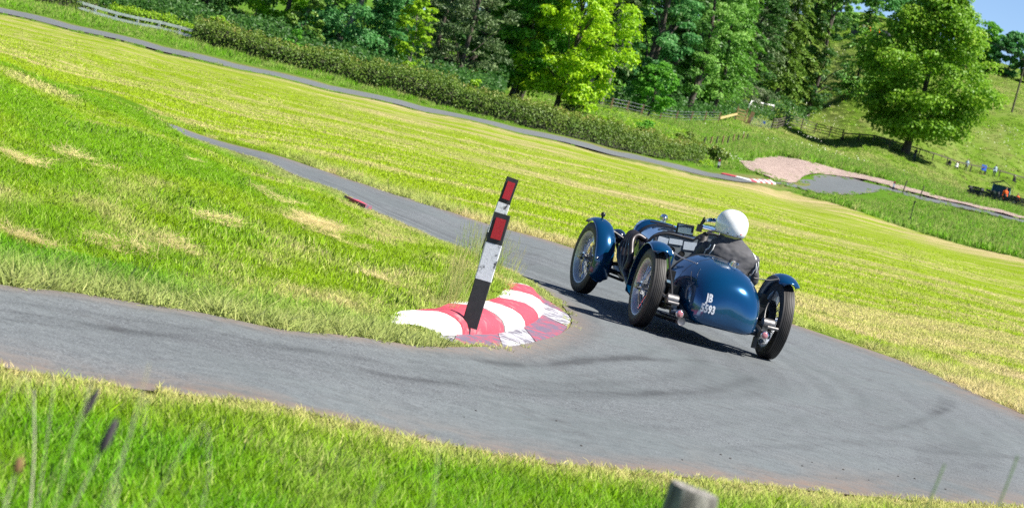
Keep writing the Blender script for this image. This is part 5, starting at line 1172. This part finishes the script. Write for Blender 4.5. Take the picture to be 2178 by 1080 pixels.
# paddock fence and the single rail running on below the sycamore
rail_fence('paddock_fence', [(26.9, 325.5), (28.4, 335), (30.0, 347), (31.5, 358), (34.2, 366), (36.3, 367.6), (38.1, 364.8), (39.3, 359.6)], 1.5, [.42, .78, 1.14, 1.46], 'four rail dark timber paddock fence in the shade', WOODD, .17, (.06, .11), proud=.12)
rail_fence('boundary_fence', [(39.5, 359.6), (41.0, 355), (42.6, 351.8), (44.6, 350), (49.3, 354.4), (51.6, 357), (54.2, 361), (56.4, 364.8), (58.8, 368.6), (61.2, 371), (63.6, 373), (66.2, 376), (69.0, 379.5), (73, 383)], 1.15, [1.02], 'single rail fence running past the big sycamore', WOODD, .16, (.08, .17))
# row of short stakes above the gravel
for i in range(9):
    x, y = 11.15 + .82 * i, 187.5 + 6.2 * i; t = MB(); t.tube([(0, 0, -.1), (.02 * math.sin(i * 2), 0, .62 + .08 * math.sin(i * 3))], [.075, .06], 7)
    o = t.build('stake', WOODB if i % 2 else WOODD); o.location = G3(x, y, .25); tag(o, ['leftmost short stake', 'second short stake from the left', 'third short stake from the left', 'fourth short stake from the left', 'middle short stake', 'fourth short stake from the right', 'third short stake from the right', 'second short stake from the right', 'rightmost short stake'][i] + ' in the row above the gravel trap', 'stake', 'short stakes above the gravel trap')
for i, (x, y, h, lab) in enumerate([(26.9, 196.4, 1.0, 'thin stake nearer the marker post on the far turn'), (28.0, 194.8, .95, 'thin leaning stake right of the other by the far turn')]):
    t = MB(); t.tube([(0, 0, -.1), (.10, 0, h)], .045, 7); o = t.build('stake', WOODD); o.location = G3(x, y, .05); tag(o, lab, 'stake')
# dry stone wall of the marshals' post
STONE = plain('dark_stone', (.04, .042, .046), .9, vary=.6, scale=4)
STONE_P = plain('pale_stone', (.20, .19, .17), .9, vary=.4, scale=4)
wl = empty('stone_wall', G3(35.0, 217)); tag(wl, "dark stone wall in front of the marshals' hut", 'wall'); o = Vector(wl.location); rs = random.Random(5)
WP = [(34.9, 217.0), (36.4, 215.0), (38.2, 214.0), (40.6, 213.6), (43.5, 214)]
WL = [(float(a), float(b)) for a, b in zip(np.interp(np.linspace(0, 1, 40), np.linspace(0, 1, 5), [p[0] for p in WP]), np.interp(np.linspace(0, 1, 40), np.linspace(0, 1, 5), [p[1] for p in WP]))]
stm = [bpy.data.meshes.new('stone') for _ in range(0)]
for c in range(5):
    for i in range(39):
        a, b = WL[i], WL[i + 1]; p = G3((a[0] + b[0]) / 2, (a[1] + b[1]) / 2, .10 + .20 * c) - o; ang = math.atan2(b[1] - a[1], b[0] - a[0]); L = math.hypot(b[0] - a[0], b[1] - a[1])
        if c == 4 and rs.random() < .15: continue
        m = MB(); m.box(p + Vector((L * .5 * (c % 2), rs.uniform(-.05, .05), rs.uniform(-.015, .015))), (L * rs.uniform(.88, 1.0), .5 - .04 * c, .19), Matrix.Rotation(ang + rs.uniform(-.06, .06), 3, 'Z') @ Matrix.Rotation(rs.uniform(-.05, .05), 3, 'Y'), .93)
        m.build('stone', STONE_P if rs.random() < .07 else STONE, wl, False)
def hut(x, y, w, d, h, rise, label, wall, roof, face=0.0, name='hut'):
    r = empty(name, G3(x, y), face); tag(r, label, 'hut')
    m = MB(); t = .06
    m.box((0, d / 2, h / 2), (w, t, h)); m.build('back_wall', wall, r, False)
    for s in (-1, 1): m = MB(); m.box((s * (w / 2 - t / 2), 0, h / 2), (t, d - t, h)); m.build('side_wall', wall, r, False)
    m = MB(); m.box((0, -d / 2, h * .24), (w, t, h * .48)); m.build('front_panel', wall, r, False)
    for s in (-1, 1):
        m = MB(); m.beam((s * (w / 2 + .18), 0, h - .05), (0, 0, h + rise), d + .3, .07, (0, 1, 0)) if False else m.add([(s * (w / 2 + .2), -d / 2 - .15, h - .06), (s * (w / 2 + .2), d / 2 + .15, h - .06), (0, d / 2 + .15, h + rise), (0, -d / 2 - .15, h + rise), (s * (w / 2 + .2), -d / 2 - .15, h), (s * (w / 2 + .2), d / 2 + .15, h), (0, d / 2 + .15, h + rise + .07), (0, -d / 2 - .15, h + rise + .07)], [(0, 1, 2, 3), (7, 6, 5, 4), (0, 4, 5, 1), (1, 5, 6, 2), (2, 6, 7, 3), (3, 7, 4, 0)])
        m.build('roof_slope', roof, r, False)
    return r
HUTB = plain('hut_blue_board', (.10, .26, .34), .7); HUTD = plain('hut_dark_board', (.03, .035, .045), .7); ROOF = plain('roof_felt', (.05, .055, .06), .85)
hut(37.6, 217.6, 1.5, 1.2, 1.55, .35, "small pitched hut behind the stone wall", HUTB, ROOF, RAD(-12))
hut(47.9, 455.5, 2.4, 2.2, 1.5, .6, 'dark hut on the hill at the edge of the wood', HUTD, ROOF, RAD(-20))
wb = MB(); wb.loft([[(-1.0, y, z) for y, z in ((-.6, .3), (-.6, .8), (.6, .8), (.6, .3))], [(-.2, y, z) for y, z in ((-.6, .3), (-.6, .95), (.6, .95), (.6, .3))], [(.3, y, z) for y, z in ((-.6, .3), (-.6, 1.45), (.6, 1.45), (.6, .3))], [(1.2, y, z) for y, z in ((-.6, .3), (-.6, 1.4), (.6, 1.4), (.6, .3))]])
# quad bike parked beside the hut on the hill
qb = empty('parked_vehicle', G3(51.8, 457.5), RAD(-15)); tag(qb, 'dark vehicle parked below the hut on the hill', 'vehicle')
m = MB(); m.loft([[(x, y * w, z) for y, z in ((-.7, .35), (-.75, .7), (-.6, t), (.6, t), (.75, .7), (.7, .35))] for x, w, t in ((-1.7, .9, .85), (-1.0, 1, .95), (-.5, 1, 1.4), (.9, 1, 1.4), (1.5, 1, .95), (1.8, .9, .8))]); m.build('body', HUTD, qb)
for sx in (-1.1, 1.1):
    for sy in (-.7, .7): m = MB(); m.lathe([(-.1, .3), (-.09, .34), (.09, .34), (.1, .3)], (sx, sy, .33), 'Y', 16); m.build('wheel', TYRE, qb)
# utility pole and its wires
up = empty('utility_pole', G3(73.9, 438)); tag(up, 'tall grey utility pole on the hillside at the right edge', 'utility pole')
m = MB(); m.tube([(0, 0, -.3), (0, 0, 9.4)], [.17, .12], 10); m.build('pole', WOODD, up)
m = MB(); m.box((0, 0, 8.9), (1.6, .12, .14)); m.build('cross_arm', WOODD, up, False)
for x, z in ((-.7, 9.05), (.7, 9.05)):
    m = MB(); m.tube([(x, 0, z), (x - 9, 60, z + 7.5), (x - 18, 140, z + 16)], .022, 4); m.tube([(x, 0, z), (x + 20, -60, z - 9.0), (x + 40, -120, z - 14)], .022, 4); m.build('wire', DARKM, up)
# loudspeaker stand / timing tripod on the bank
tp_ = empty('tripod_stand', G3(22.3, 156.6, .1)); tag(tp_, 'dark tripod stand on the grass bank right of the field', 'tripod')
m = MB(); m.tube([(0, 0, .25), (0, 0, 1.25)], .028, 8); m.build('mast', DARKM, tp_)
for a in (.3, 2.4, 4.5): m = MB(); m.tube([(0, 0, .34), (.33 * math.cos(a), .33 * math.sin(a), -.04)], .02, 6); m.build('leg', DARKM, tp_)
m = MB(); m.box((0, 0, 1.28), (.10, .12, .12)); m.build('head', DARKM, tp_, False)
# blue folding chair by the boundary fence
fc_ = empty('folding_chair', G3(60.9, 370.4, .15)); tag(fc_, 'blue folding chair in front of the boundary fence', 'chair'); BLUEC = plain('blue_canvas', (.03, .12, .55), .7)
m = MB(); m.box((0, .0, .45), (.7, .6, .06)); m.build('seat', BLUEC, fc_, False)
m = MB(); m.box((0, .32, .85), (.7, .06, .8), Matrix.Rotation(RAD(-12), 3, 'X')); m.build('backrest', BLUEC, fc_, False)
for sx in (-.33, .33):
    for sy in (-.28, .28): m = MB(); m.tube([(sx, sy, -.1), (sx, -sy, .47)], .025, 6); m.build('leg', DARKM, fc_)
# grey box on a post at the right-hand edge of the picture
sb = empty('timing_box', G3(33.9, 176.5)); tag(sb, 'small blue grey box on a post at the right edge above the bank', 'box')
m = MB(); m.tube([(0, 0, -.1), (0, 0, .5)], .04, 6); m.build('post', DARKM, sb); m = MB(); m.box((0, 0, .62), (.42, .3, .36)); m.build('case', HUTB, sb, False)

# ---------------------------------------------------------------- people
SKIN = plain('skin', (.42, .24, .17), .6, vary=.1); HAIR = plain('dark_hair', (.03, .022, .018), .8)
CLOTH = {}
def cloth(n, c):
    if n not in CLOTH: CLOTH[n] = plain('cloth_' + n, c, .85, vary=.3, scale=11, bumpk=.6)
    return CLOTH[n]
def remeshed(mb, name, voxel, smooth_it=4):
    me = mb.mesh(name + '_raw', False); tmp = bpy.data.objects.new('tmp_body', me); COL.objects.link(tmp)
    r = tmp.modifiers.new('r', 'REMESH'); r.mode = 'VOXEL'; r.voxel_size = voxel; r.use_smooth_shade = True
    s = tmp.modifiers.new('s', 'SMOOTH'); s.factor = .5; s.iterations = smooth_it
    dg = bpy.context.evaluated_depsgraph_get(); out = bpy.data.meshes.new_from_object(tmp.evaluated_get(dg)); out.name = name
    bpy.data.objects.remove(tmp); out.materials.clear(); return out
def hand(mb, w, d, side, k=1.0):
    """palm and five bent fingers from the wrist w along d"""
    d = Vector(d).normalized(); u = Vector((0, 0, 1)) if abs(d.z) < .8 else Vector((0, 1, 0)); a = d.cross(u).normalized() * side; b = a.cross(d)
    w = Vector(w); mb.tube([w, w + d * .05 * k, w + d * .09 * k], [.026 * k, .036 * k, .034 * k], 8)
    for i, L in enumerate((.055, .065, .06, .045)):
        o = w + d * .085 * k + a * (.026 - .0175 * i) * k; mb.tube([o, o + d * L * .5 * k, o + d * L * .8 * k - b * .02 * k, o + d * L * .75 * k - b * .045 * k], [.0095 * k, .009 * k, .0085 * k, .007 * k], 6)
    o = w + d * .03 * k + a * .03 * k; mb.tube([o, o + a * .025 * k + d * .03 * k, o + a * .02 * k + d * .06 * k], [.012 * k, .011 * k, .008 * k], 6)
def person(x, y, face, label, top, legs, pose='stand', hair=HAIR, h=1.72, voxel=.03, lift=0.0, cap=None, arms='down'):
    root = empty('person', G3(x, y, lift), face); tag(root, label, 'person'); s = h / 1.75; mb = MB()
    V = lambda x, y, z: (x * s, y * s, z * s)
    if pose == 'stand':
        hip, sh, hd = .92, 1.43, 1.62
        for q in (-1, 1): mb.tube([V(q * .10, 0, hip), V(q * .105, -.01, .50), V(q * .11, .03, .08)], [.092 * s, .065 * s, .045 * s], 10); mb.tube([V(q * .11, .04, .045), V(q * .12, -.16, .03)], [.05 * s, .035 * s], 8)
        yo = 0
    else:
        hip, sh, hd = .45, .98, 1.18
        for q in (-1, 1): mb.tube([V(q * .10, 0, hip), V(q * .12, -.42, .48), V(q * .12, -.46, .08)], [.09 * s, .065 * s, .045 * s], 10); mb.tube([V(q * .12, -.44, .045), V(q * .12, -.62, .03)], [.05 * s, .035 * s], 8)
    rings = []
    for z, rx, ry in [(hip - .06, .15, .11), (hip + .05, .165, .115), (hip + .18, .15, .105), (hip + .32, .175, .12), (sh - .08, .19, .115), (sh, .16, .09), (sh + .05, .07, .06), (sh + .12, .055, .058)]:
        rings.append([V(rx * math.cos(2 * math.pi * i / 16), ry * math.sin(2 * math.pi * i / 16), z) for i in range(16)])
    mb.loft(rings)
    mb.ball(V(0, -.015, hd), (.078 * s, .098 * s, .118 * s), 14, 10); mb.ball(V(0, -.115, hd - .01), (.016 * s, .02 * s, .022 * s), 6, 5)
    for q in (-1, 1): mb.ball(V(q * .08, 0, hd), (.012 * s, .02 * s, .03 * s), 6, 5)
    for q in (-1, 1):
        if arms == 'down': P = [V(q * .19, 0, sh - .04), V(q * .235, .03, sh - .30), V(q * .22, -.06, sh - .55)]
        elif arms == 'fold': P = [V(q * .19, 0, sh - .04), V(q * .25, .02, sh - .29), V(q * .02, -.18, sh - .27)]
        else: P = [V(q * .19, 0, sh - .04), V(q * .25, .0, sh - .28), V(q * .12, -.25, sh - .20)]
        mb.tube(P, [.062 * s, .048 * s, .036 * s], 8); hand(mb, P[2], Vector(P[2]) - Vector(P[1]), q, 1.0)
    me = remeshed(mb, 'body', voxel, 2)
    for m_ in (top, legs, SKIN, hair): me.materials.append(m_)
    idx = []
    for p in me.polygons:
        c = p.center / s
        if c.z > hd + .045 or (c.z > hd - .06 and c.y > .03): i = 3
        elif c.z > sh + .05: i = 2
        elif pose == 'stand' and c.z < hip - .0 and abs(c.x) < .17 and not (c.z > sh - .62 and abs(c.x) > .19): i = 1
        elif pose != 'stand' and (c.z < hip + .02 or c.y < -.28 and c.z < .56): i = 1
        else: i = 0
        idx.append(i)
    me.polygons.foreach_set('material_index', np.array(idx, np.int32)); o = link('body', me, None, root)
    if cap:
        m = MB(); m.ball(V(0, -.01, hd + .055), (.092 * s, .11 * s, .075 * s), 14, 8); m.tube([V(-.05, -.11, hd + .05), V(0, -.18, hd + .045), V(.05, -.11, hd + .05)], .012 * s, 6); m.build('cap', cap, root)
    return root
SHIRT = cloth('pale_blue', (.36, .46, .60)); NAVY = cloth('navy', (.02, .03, .07)); ORANGE = cloth('orange', (.95, .12, .012)); BLK = cloth('black', (.015, .016, .02)); WHT = cloth('white', (.7, .7, .68)); TAN = cloth('tan', (.35, .27, .18))
person(47.9, 347.6, RAD(10), 'person in dark clothes leaning on the trunk of the big sycamore', BLK, NAVY, arms='fold')
person(57.9, 367.2, RAD(-15), 'standing spectator in a pale blue shirt, the left one of two', SHIRT, NAVY, arms='fold', h=1.85)
person(62.6, 371.4, RAD(15), 'standing spectator in a pale blue shirt and cap right of the blue chair', SHIRT, NAVY, arms='down', cap=BLK, h=1.85)
person(54.6, 361.2, RAD(-20), 'seated spectator in black, left one of the pair by the rail', BLK, BLK, 'sit', lift=-.1)
person(56.0, 363.6, RAD(0), 'seated spectator in white beside the one in black', WHT, BLK, 'sit', lift=-.1)
person(66.2, 375.0, RAD(20), 'seated spectator in a white cap near the right edge', BLK, BLK, 'sit', lift=-.1, cap=WHT)
person(37.7, 215.9, RAD(10), 'marshal in orange overalls standing before the small hut', ORANGE, ORANGE, h=1.62, lift=-.1)
person(38.7, 215.6, RAD(-10), 'marshal in orange overalls right of the small hut', ORANGE, ORANGE, h=1.45, lift=-.15, arms='fold')
person(39.6, 215.5, RAD(0), 'person in black with a white cap behind the wall beside the marshals', BLK, BLK, h=1.35, lift=-.15, cap=WHT)
person(40.6, 215.7, RAD(0), 'person in orange at the right end of the stone wall', ORANGE, ORANGE, h=1.3, lift=-.15)
person(49.6, 456.2, RAD(0), 'marshal in red orange standing by the hut on the hill', ORANGE, ORANGE, h=1.8, voxel=.04)
person(51.1, 456.0, RAD(0), 'person in red orange beside the vehicle on the hill', ORANGE, NAVY, h=1.75, voxel=.04)

# ---------------------------------------------------------------- the driver
def driver():
    root = empty('person', (0, 0, 0)); root.matrix_world = CAR.matrix_basis.copy() @ Matrix.Translation((.18, .45, .25))
    tag(root, 'racing driver in white helmet and black overalls seated in the blue car', 'person')
    mb = MB(); q = Vector((.18, .45, .225))
    T = lambda x, y, z: Vector((x, y, z)) - q
    rings = []
    for z, cx, cy, rx, ry in [(.29, .18, .44, .17, .12), (.40, .18, .43, .185, .13), (.54, .18, .43, .185, .13), (.66, .185, .44, .205, .135), (.76, .195, .455, .238, .145), (.83, .193, .468, .228, .138), (.875, .187, .478, .196, .122), (.915, .175, .488, .142, .105), (.955, .162, .492, .096, .088), (1.0, .15, .495, .078, .08)]:
        rings.append([T(cx + rx * math.cos(2 * math.pi * i / 20), cy + ry * math.sin(2 * math.pi * i / 20), z) for i in range(20)])
    mb.loft(rings); mb.ball(T(.15, .50, 1.06), (.08, .10, .12), 14, 10)
    R = [T(.385, .47, .80), T(.485, .55, .60), T(.345, .80, .74)]; L = [T(-.005, .48, .80), T(-.075, .62, .63), T(.0, .80, .80)]
    for P, sd in ((R, 1), (L, -1)):
        mb.tube([P[0], P[0].lerp(P[1], .5), P[1], P[1].lerp(P[2], .5), P[2]], [.084, .074, .062, .050, .037], 12); hand(mb, P[2], P[2] - P[1], sd)
    for sx in (-1, 1):
        mb.tube([T(.18 + sx * .09, .46, .34), T(.18 + sx * .12, .92, .42), T(.18 + sx * .09, 1.35, .30)], [.088, .066, .045], 10); mb.tube([T(.18 + sx * .09, 1.33, .28), T(.18 + sx * .09, 1.40, .40)], [.045, .03], 8)
    me = remeshed(mb, 'body', .0105, 3); bl = cloth('overalls', (.058, .058, .065)); gl = plain('black_glove', (.018, .016, .016), .6)
    me.materials.append(bl); me.materials.append(gl)
    bvb = BVHTree.FromPolygons([v.co.copy() for v in me.vertices], [tuple(p.vertices) for p in me.polygons])
    def snap(p):
        h = bvb.find_nearest(p); return h[0] + (h[0] - Vector((0, .03, h[0].z))).normalized() * .004
    co = np.empty(len(me.vertices) * 3, np.float32); me.vertices.foreach_get('co', co); co = co.reshape(-1, 3); nn_ = np.array([v.normal[:] for v in me.vertices])
    fold = fbm(co[:, 0] * 9 + co[:, 2] * 7, co[:, 2] * 20 - co[:, 0] * 5, 3) - .5
    co += nn_ * (fold * .022 * (co[:, 2] > -.05))[:, None]; me.vertices.foreach_set('co', co.ravel().astype(np.float32)); me.update()
    me.polygons.foreach_set('material_index', np.array([1 if (p.center.y > .345 and p.center.z > .42) else 0 for p in me.polygons], np.int32)); link('body', me, None, root)
    # helmet: deep shell, open at the front, dark rim below
    hc = T(.147, .50, 1.045); h = MB(); rings = []
    for i in range(15):
        ph = math.pi * (.0 + .69 * i / 14); k = max(math.sin(ph), 1e-3) ** .86; bulge = 1.0 if ph < 1.57 else 1 + .02 * math.sin((ph - 1.57) * 3); rings.append([hc + Vector((.138 * k * bulge * math.cos(2 * math.pi * j / 32), .165 * k * bulge * math.sin(2 * math.pi * j / 32) + .015, .136 * math.cos(ph) + (0 if ph < 1.57 else -.012 * (ph - 1.57)))) for j in range(32)])
    h.loft(rings, True, False); white = plain('white_helmet', (.80, .80, .79), .22, vary=.03, coat=.8)
    H = h.build('helmet', white, root); H.modifiers.new('thick', 'SOLIDIFY').thickness = -.012
    rm = MB(); rm.tube(list(rings[-1]) + [rings[-1][0]], .009, 6, False); rm.build('rim', BLACKT, H)
    for a, z in ((2.95, -.035), (.2, -.035), (4.25, -.07), (4.95, -.075)):
        b = MB(); b.ball(hc + Vector((.1385 * math.cos(a) * .98, .165 * math.sin(a) * .97 + .015, z)), .008, 8, 6); b.build('stud', DARKM, H)
    b = MB(); b.ball(hc + Vector((.055, -.138, -.055)), (.016, .006, .006), 8, 6); b.build('sticker', plain('red_sticker', (.7, .08, .1), .4), H)
    vs = MB(); vs.loft([[hc + Vector((.142 * math.cos(a), .168 * math.sin(a) + .02, z)) for a in [.35 + 2.45 * i / 16 for i in range(17)]] for z in (-.05, .055)], False); vs.build('visor', BLACKT, H)
    # collar, shoulder flashes
    c = MB(); c.lathe([(-.02, .098), (.012, .100), (.02, .085)], T(.155, .49, .955), 'Z', 20); c.build('collar', plain('yellow_collar', (.50, .46, .12), .8), root)
    for pts in ([(-.04, .415, .84), (-.055, .43, .76), (-.052, .45, .71), (-.03, .42, .70)], [(-.005, .39, .85), (-.015, .385, .78), (-.03, .42, .70)], [(.375, .40, .86), (.405, .42, .80), (.425, .46, .73), (.43, .50, .66)], [(.395, .41, .85), (.43, .44, .78), (.442, .48, .70)]):
        b = MB(); b.tube([snap(T(*p)) for p in crspline(pts, 4)], .006, 6); b.build('flash', WHT, root)
driver()

# ---------------------------------------------------------------- close to the camera: fence post and grass stalks
fp = empty('fence_post', (.458, 5.06, gz(.458, 5.06))); tag(fp, 'weathered wooden fence post top at the bottom edge', 'post'); z0 = 1.06 - fp.location.z
def mat_oldwood():
    m, nt, p = new_mat('split_oak'); tc = N(nt, 'ShaderNodeTexCoord'); mp = N(nt, 'ShaderNodeMapping'); mp.inputs['Scale'].default_value = (40, 40, 4); nt.links.new(tc.outputs['Object'], mp.inputs[0])
    f = noise_fac(nt, 1.5, 6, .7, mp.outputs[0]); nt.links.new(ramp(nt, f, [(.34, (.025, .024, .022)), (.5, (.17, .16, .145)), (.66, (.46, .44, .40))]), p.inputs['Base Color']); setin(p, Roughness=.9); bump(nt, p, f, .8, .01); return m
m = MB(); rings = []
for z, k in ((-.2, 1.05), (.4, 1.02), (z0 - .06, 1.0), (z0 - .012, .98), (z0, .93)):
    r = []
    for i in range(20):
        a = 2 * math.pi * i / 20; e = 1 + .05 * math.sin(3 * a + 1) + .03 * math.sin(7 * a); x, y = .05 * k * e * math.copysign(abs(math.cos(a)) ** .7, math.cos(a)), .05 * k * e * math.copysign(abs(math.sin(a)) ** .7, math.sin(a)); r.append((x, y, z - (.10 * x if z > 1 - .2 else 0)))
    rings.append(r)
m.loft(rings); m.build('timber', mat_oldwood(), fp, sharp=55)
STALK = plain('pale_stalk', (.50, .46, .33), .7, vary=.2); HEADD = plain('dark_seed_head', (.07, .055, .07), .8, vary=.4, scale=120); HEADB = plain('brown_seed_head', (.24, .13, .06), .8, vary=.3, scale=120); GREENS = plain('green_stalk', (.14, .24, .05), .6)
def stalk(x, y, ztop, lean, head, label, sm=STALK, r=.0016, hl=.06, hr=.007, by=0.0):
    z = gz(x, y); root = empty('grass_stalk', (x - lean, y, z)); tag(root, label, 'grass'); H = ztop - z; P = crspline([(0, 0, -.02), (lean * .25, by * .3, H * .4), (lean * .65, by * .7, H * .8), (lean, by, H)], 5)
    m = MB(); m.tube(P, [r * 1.3 - r * .7 * i / (len(P) - 1) for i in range(len(P))], 6); m.build('stem', sm, root)
    if head is not None:
        d = (Vector(P[-1]) - Vector(P[-3])).normalized(); b = Vector(P[-1]); m = MB(); m.tube([b - d * .005 + d * hl * t for t in (0, .12, .3, .6, .85, 1.0)], [hr * k for k in (.25, .8, 1, .95, .7, .15)], 9); m.build('seed_head', head, root)
    return root
stalk(-.709, 5.0, .905, .10, HEADD, 'grass stalk with a dark plump seed head at the road edge, left', GREENS, hl=.062, hr=.0065)
stalk(-.530, 4.0, 1.015, .10, HEADD, 'blurred grass stalk with a mauve grey seed head', hl=.062, hr=.0075)
stalk(-.567, 3.5, 1.045, .03, HEADB, 'short grass stalk with a small brown seed head at far left', hl=.026, hr=.0065)
for i, (x, y, zt, ln, lab) in enumerate([(-.80, 4.9, .94, -.12, 'pale blurred stalk leaning left across the left verge'), (-.50, 4.6, .83, .06, 'pale blurred stalk right of the mauve seed head'), (-.44, 4.4, .82, .04, 'thin pale stalk in the blurred clump at bottom left'), (-.31, 4.5, .87, .12, 'pale stalk leaning right in front of the near bank'), (-.56, 4.7, .76, .06, 'short pale stalk at the bottom of the left verge'), (-.03, 4.6, .90, .15, 'pale stalk rising in front of the grey road'), (-.72, 3.7, .95, .06, 'grey green stalk at the bottom left corner')]):
    stalk(x, y, zt, ln, None, lab, STALK if i < 6 else GREENS, r=.0015 if i else .0024)
stalk(.900, 5.0, 1.238, .075, None, 'green blade rising from the bottom edge right of the post', GREENS, r=.0028)
stalk(1.030, 5.0, 1.290, .06, None, 'thin green blade near the bottom right corner', GREENS, r=.0026)
# many fine stems close to the lens
ts = MB(); rr = random.Random(4)
for _ in range(32):
    y = rr.uniform(3.2, 5.6); u = rr.random(); x = (-.205 + .26 * u ** 1.3) * y; zt = 1.7 - y * rr.uniform(.135, .215) - .02; ln = rr.uniform(-.10, .16); z = gz(x, y)
    P = crspline([(x - ln, y, z), (x - ln * .7, y, z + (zt - z) * .5), (x, y, zt), (x + ln * .25, y, zt + rr.uniform(-.03, .04))], 4)
    ts.tube(P, [.0012 - .0008 * i / (len(P) - 1) for i in range(len(P))], 5)
o = ts.build('tall_grass', STALK); tag(o, 'fine pale stems of tall grass blurred close to the camera', 'grass', kind='stuff')
# taller weeds round the marker posts
rs = np.random.RandomState(5); n = 60
X = np.concatenate([-.32 + rs.normal(0, .09, 34), -.30 + rs.normal(0, .16, 30), np.array([.06, .10, .02, .0, .08])]); Y = np.concatenate([19.6 + rs.normal(0, .35, 34), 24.4 + rs.normal(0, .5, 30), np.array([22.0, 22.3, 22.4, 21.6, 22.1])])
scatter('grass', 'stalk', X, Y, .62, 'taller weeds and flowering grasses round the marker posts', tz=(0, .25, .7, .1), seed=21, tall=.75, Z=hz(X, Y) + .02)
# mown hay lying on the bank inside the bend
hx, hy = [], []
for (cx, cy, sx, sy, n) in [(-1.68, 22.3, .12, .42, 70), (-1.56, 22.6, .07, .25, 30), (-2.12, 23.4, .07, .35, 14), (-2.35, 23.6, .06, .35, 10), (-2.25, 19.4, .07, .14, 14), (-2.09, 19.8, .04, .12, 7), (-2.28, 17.55, .07, .13, 20), (-2.50, 16.65, .08, .10, 16), (-2.40, 16.85, .10, .10, 18), (-2.86, 15.95, .12, .08, 22), (-3.82, 20.1, .16, .30, 40), (-3.52, 21.3, .14, .25, 14), (-1.18, 21.9, .06, .25, 10), (-.92, 19.5, .08, .2, 8), (-3.2, 25.2, .05, .2, 5)]:
    hx.append(rs.normal(cx, sx, n)); hy.append(rs.normal(cy, sy, n))
hx, hy = np.concatenate(hx), np.concatenate(hy); k = off_tarmac(hx, hy); hx, hy = hx[k][::3], hy[k][::3]
scatter('hay', 'hay', hx, hy, .62, 'dry straw coloured hay lying in patches on the bank', tz=(0, 1, 0, 0), seed=22, cat='hay', Z=hz(hx, hy) + .03)
# loose stones on the tarmac and cow parsley on the far bank
pb = MB(); rr = random.Random(9)
for _ in range(24):
    u = rr.random(); x = .2 + 4.2 * u + rr.gauss(0, .35); y = 13.6 + 4.0 * u + abs(rr.gauss(0, .7)); s = rr.uniform(.003, .0085)
    if inside(ROAD_POLY, np.array([x]), np.array([y]))[0]: pb.ball((x, y, gz(x, y) + .014), (s, s * .8, s * .6), 6, 4)
o = pb.build('gravel', plain('loose_chippings', (.05, .045, .045), .9)); tag(o, 'loose dark chippings on the tarmac', 'gravel', kind='stuff')
def mat_flower():
    m, nt, p = new_mat('cow_parsley'); p.inputs['Base Color'].default_value = (.72, .72, .62, 1); setin(p, Roughness=.8); return m
rs = np.random.RandomState(12); C = []
for (cx, cy, sx, sy, n, zz) in [(12.2, 176, .7, 2.0, 90, .65), (32, 350, 2.0, 8, 120, .9), (36.0, 374, 4, 6, 160, .9), (41.5, 436, 2.5, 4, 90, .8), (38, 400, 3, 12, 120, .7), (70, 405, 5, 9, 160, .8), (60, 390, 8, 8, 100, .7), (31.5, 150, 2.0, 4, 60, .6), (24, 240, 5, 6, 120, .8)]:
    x, y = rs.normal(cx, sx, n), rs.normal(cy, sy, n); C.append(np.stack([x, y, hz(x, y) + zz * (.7 + .5 * rs.rand(n))], -1))
C = np.concatenate(C); C = C[::2]; V, Fq = cards(C, np.array([0, -.3, 1.0]) + rs.normal(size=C.shape) * .3, .12 * (C[:, 1] / 250) ** .8, .10 * (C[:, 1] / 250) ** .8, rs)
o = link('wildflowers', mesh_np('wildflowers', V, Fq), mat_flower()); tag(o, 'white cow parsley heads scattered over the banks and hillside', 'flowers', kind='stuff')
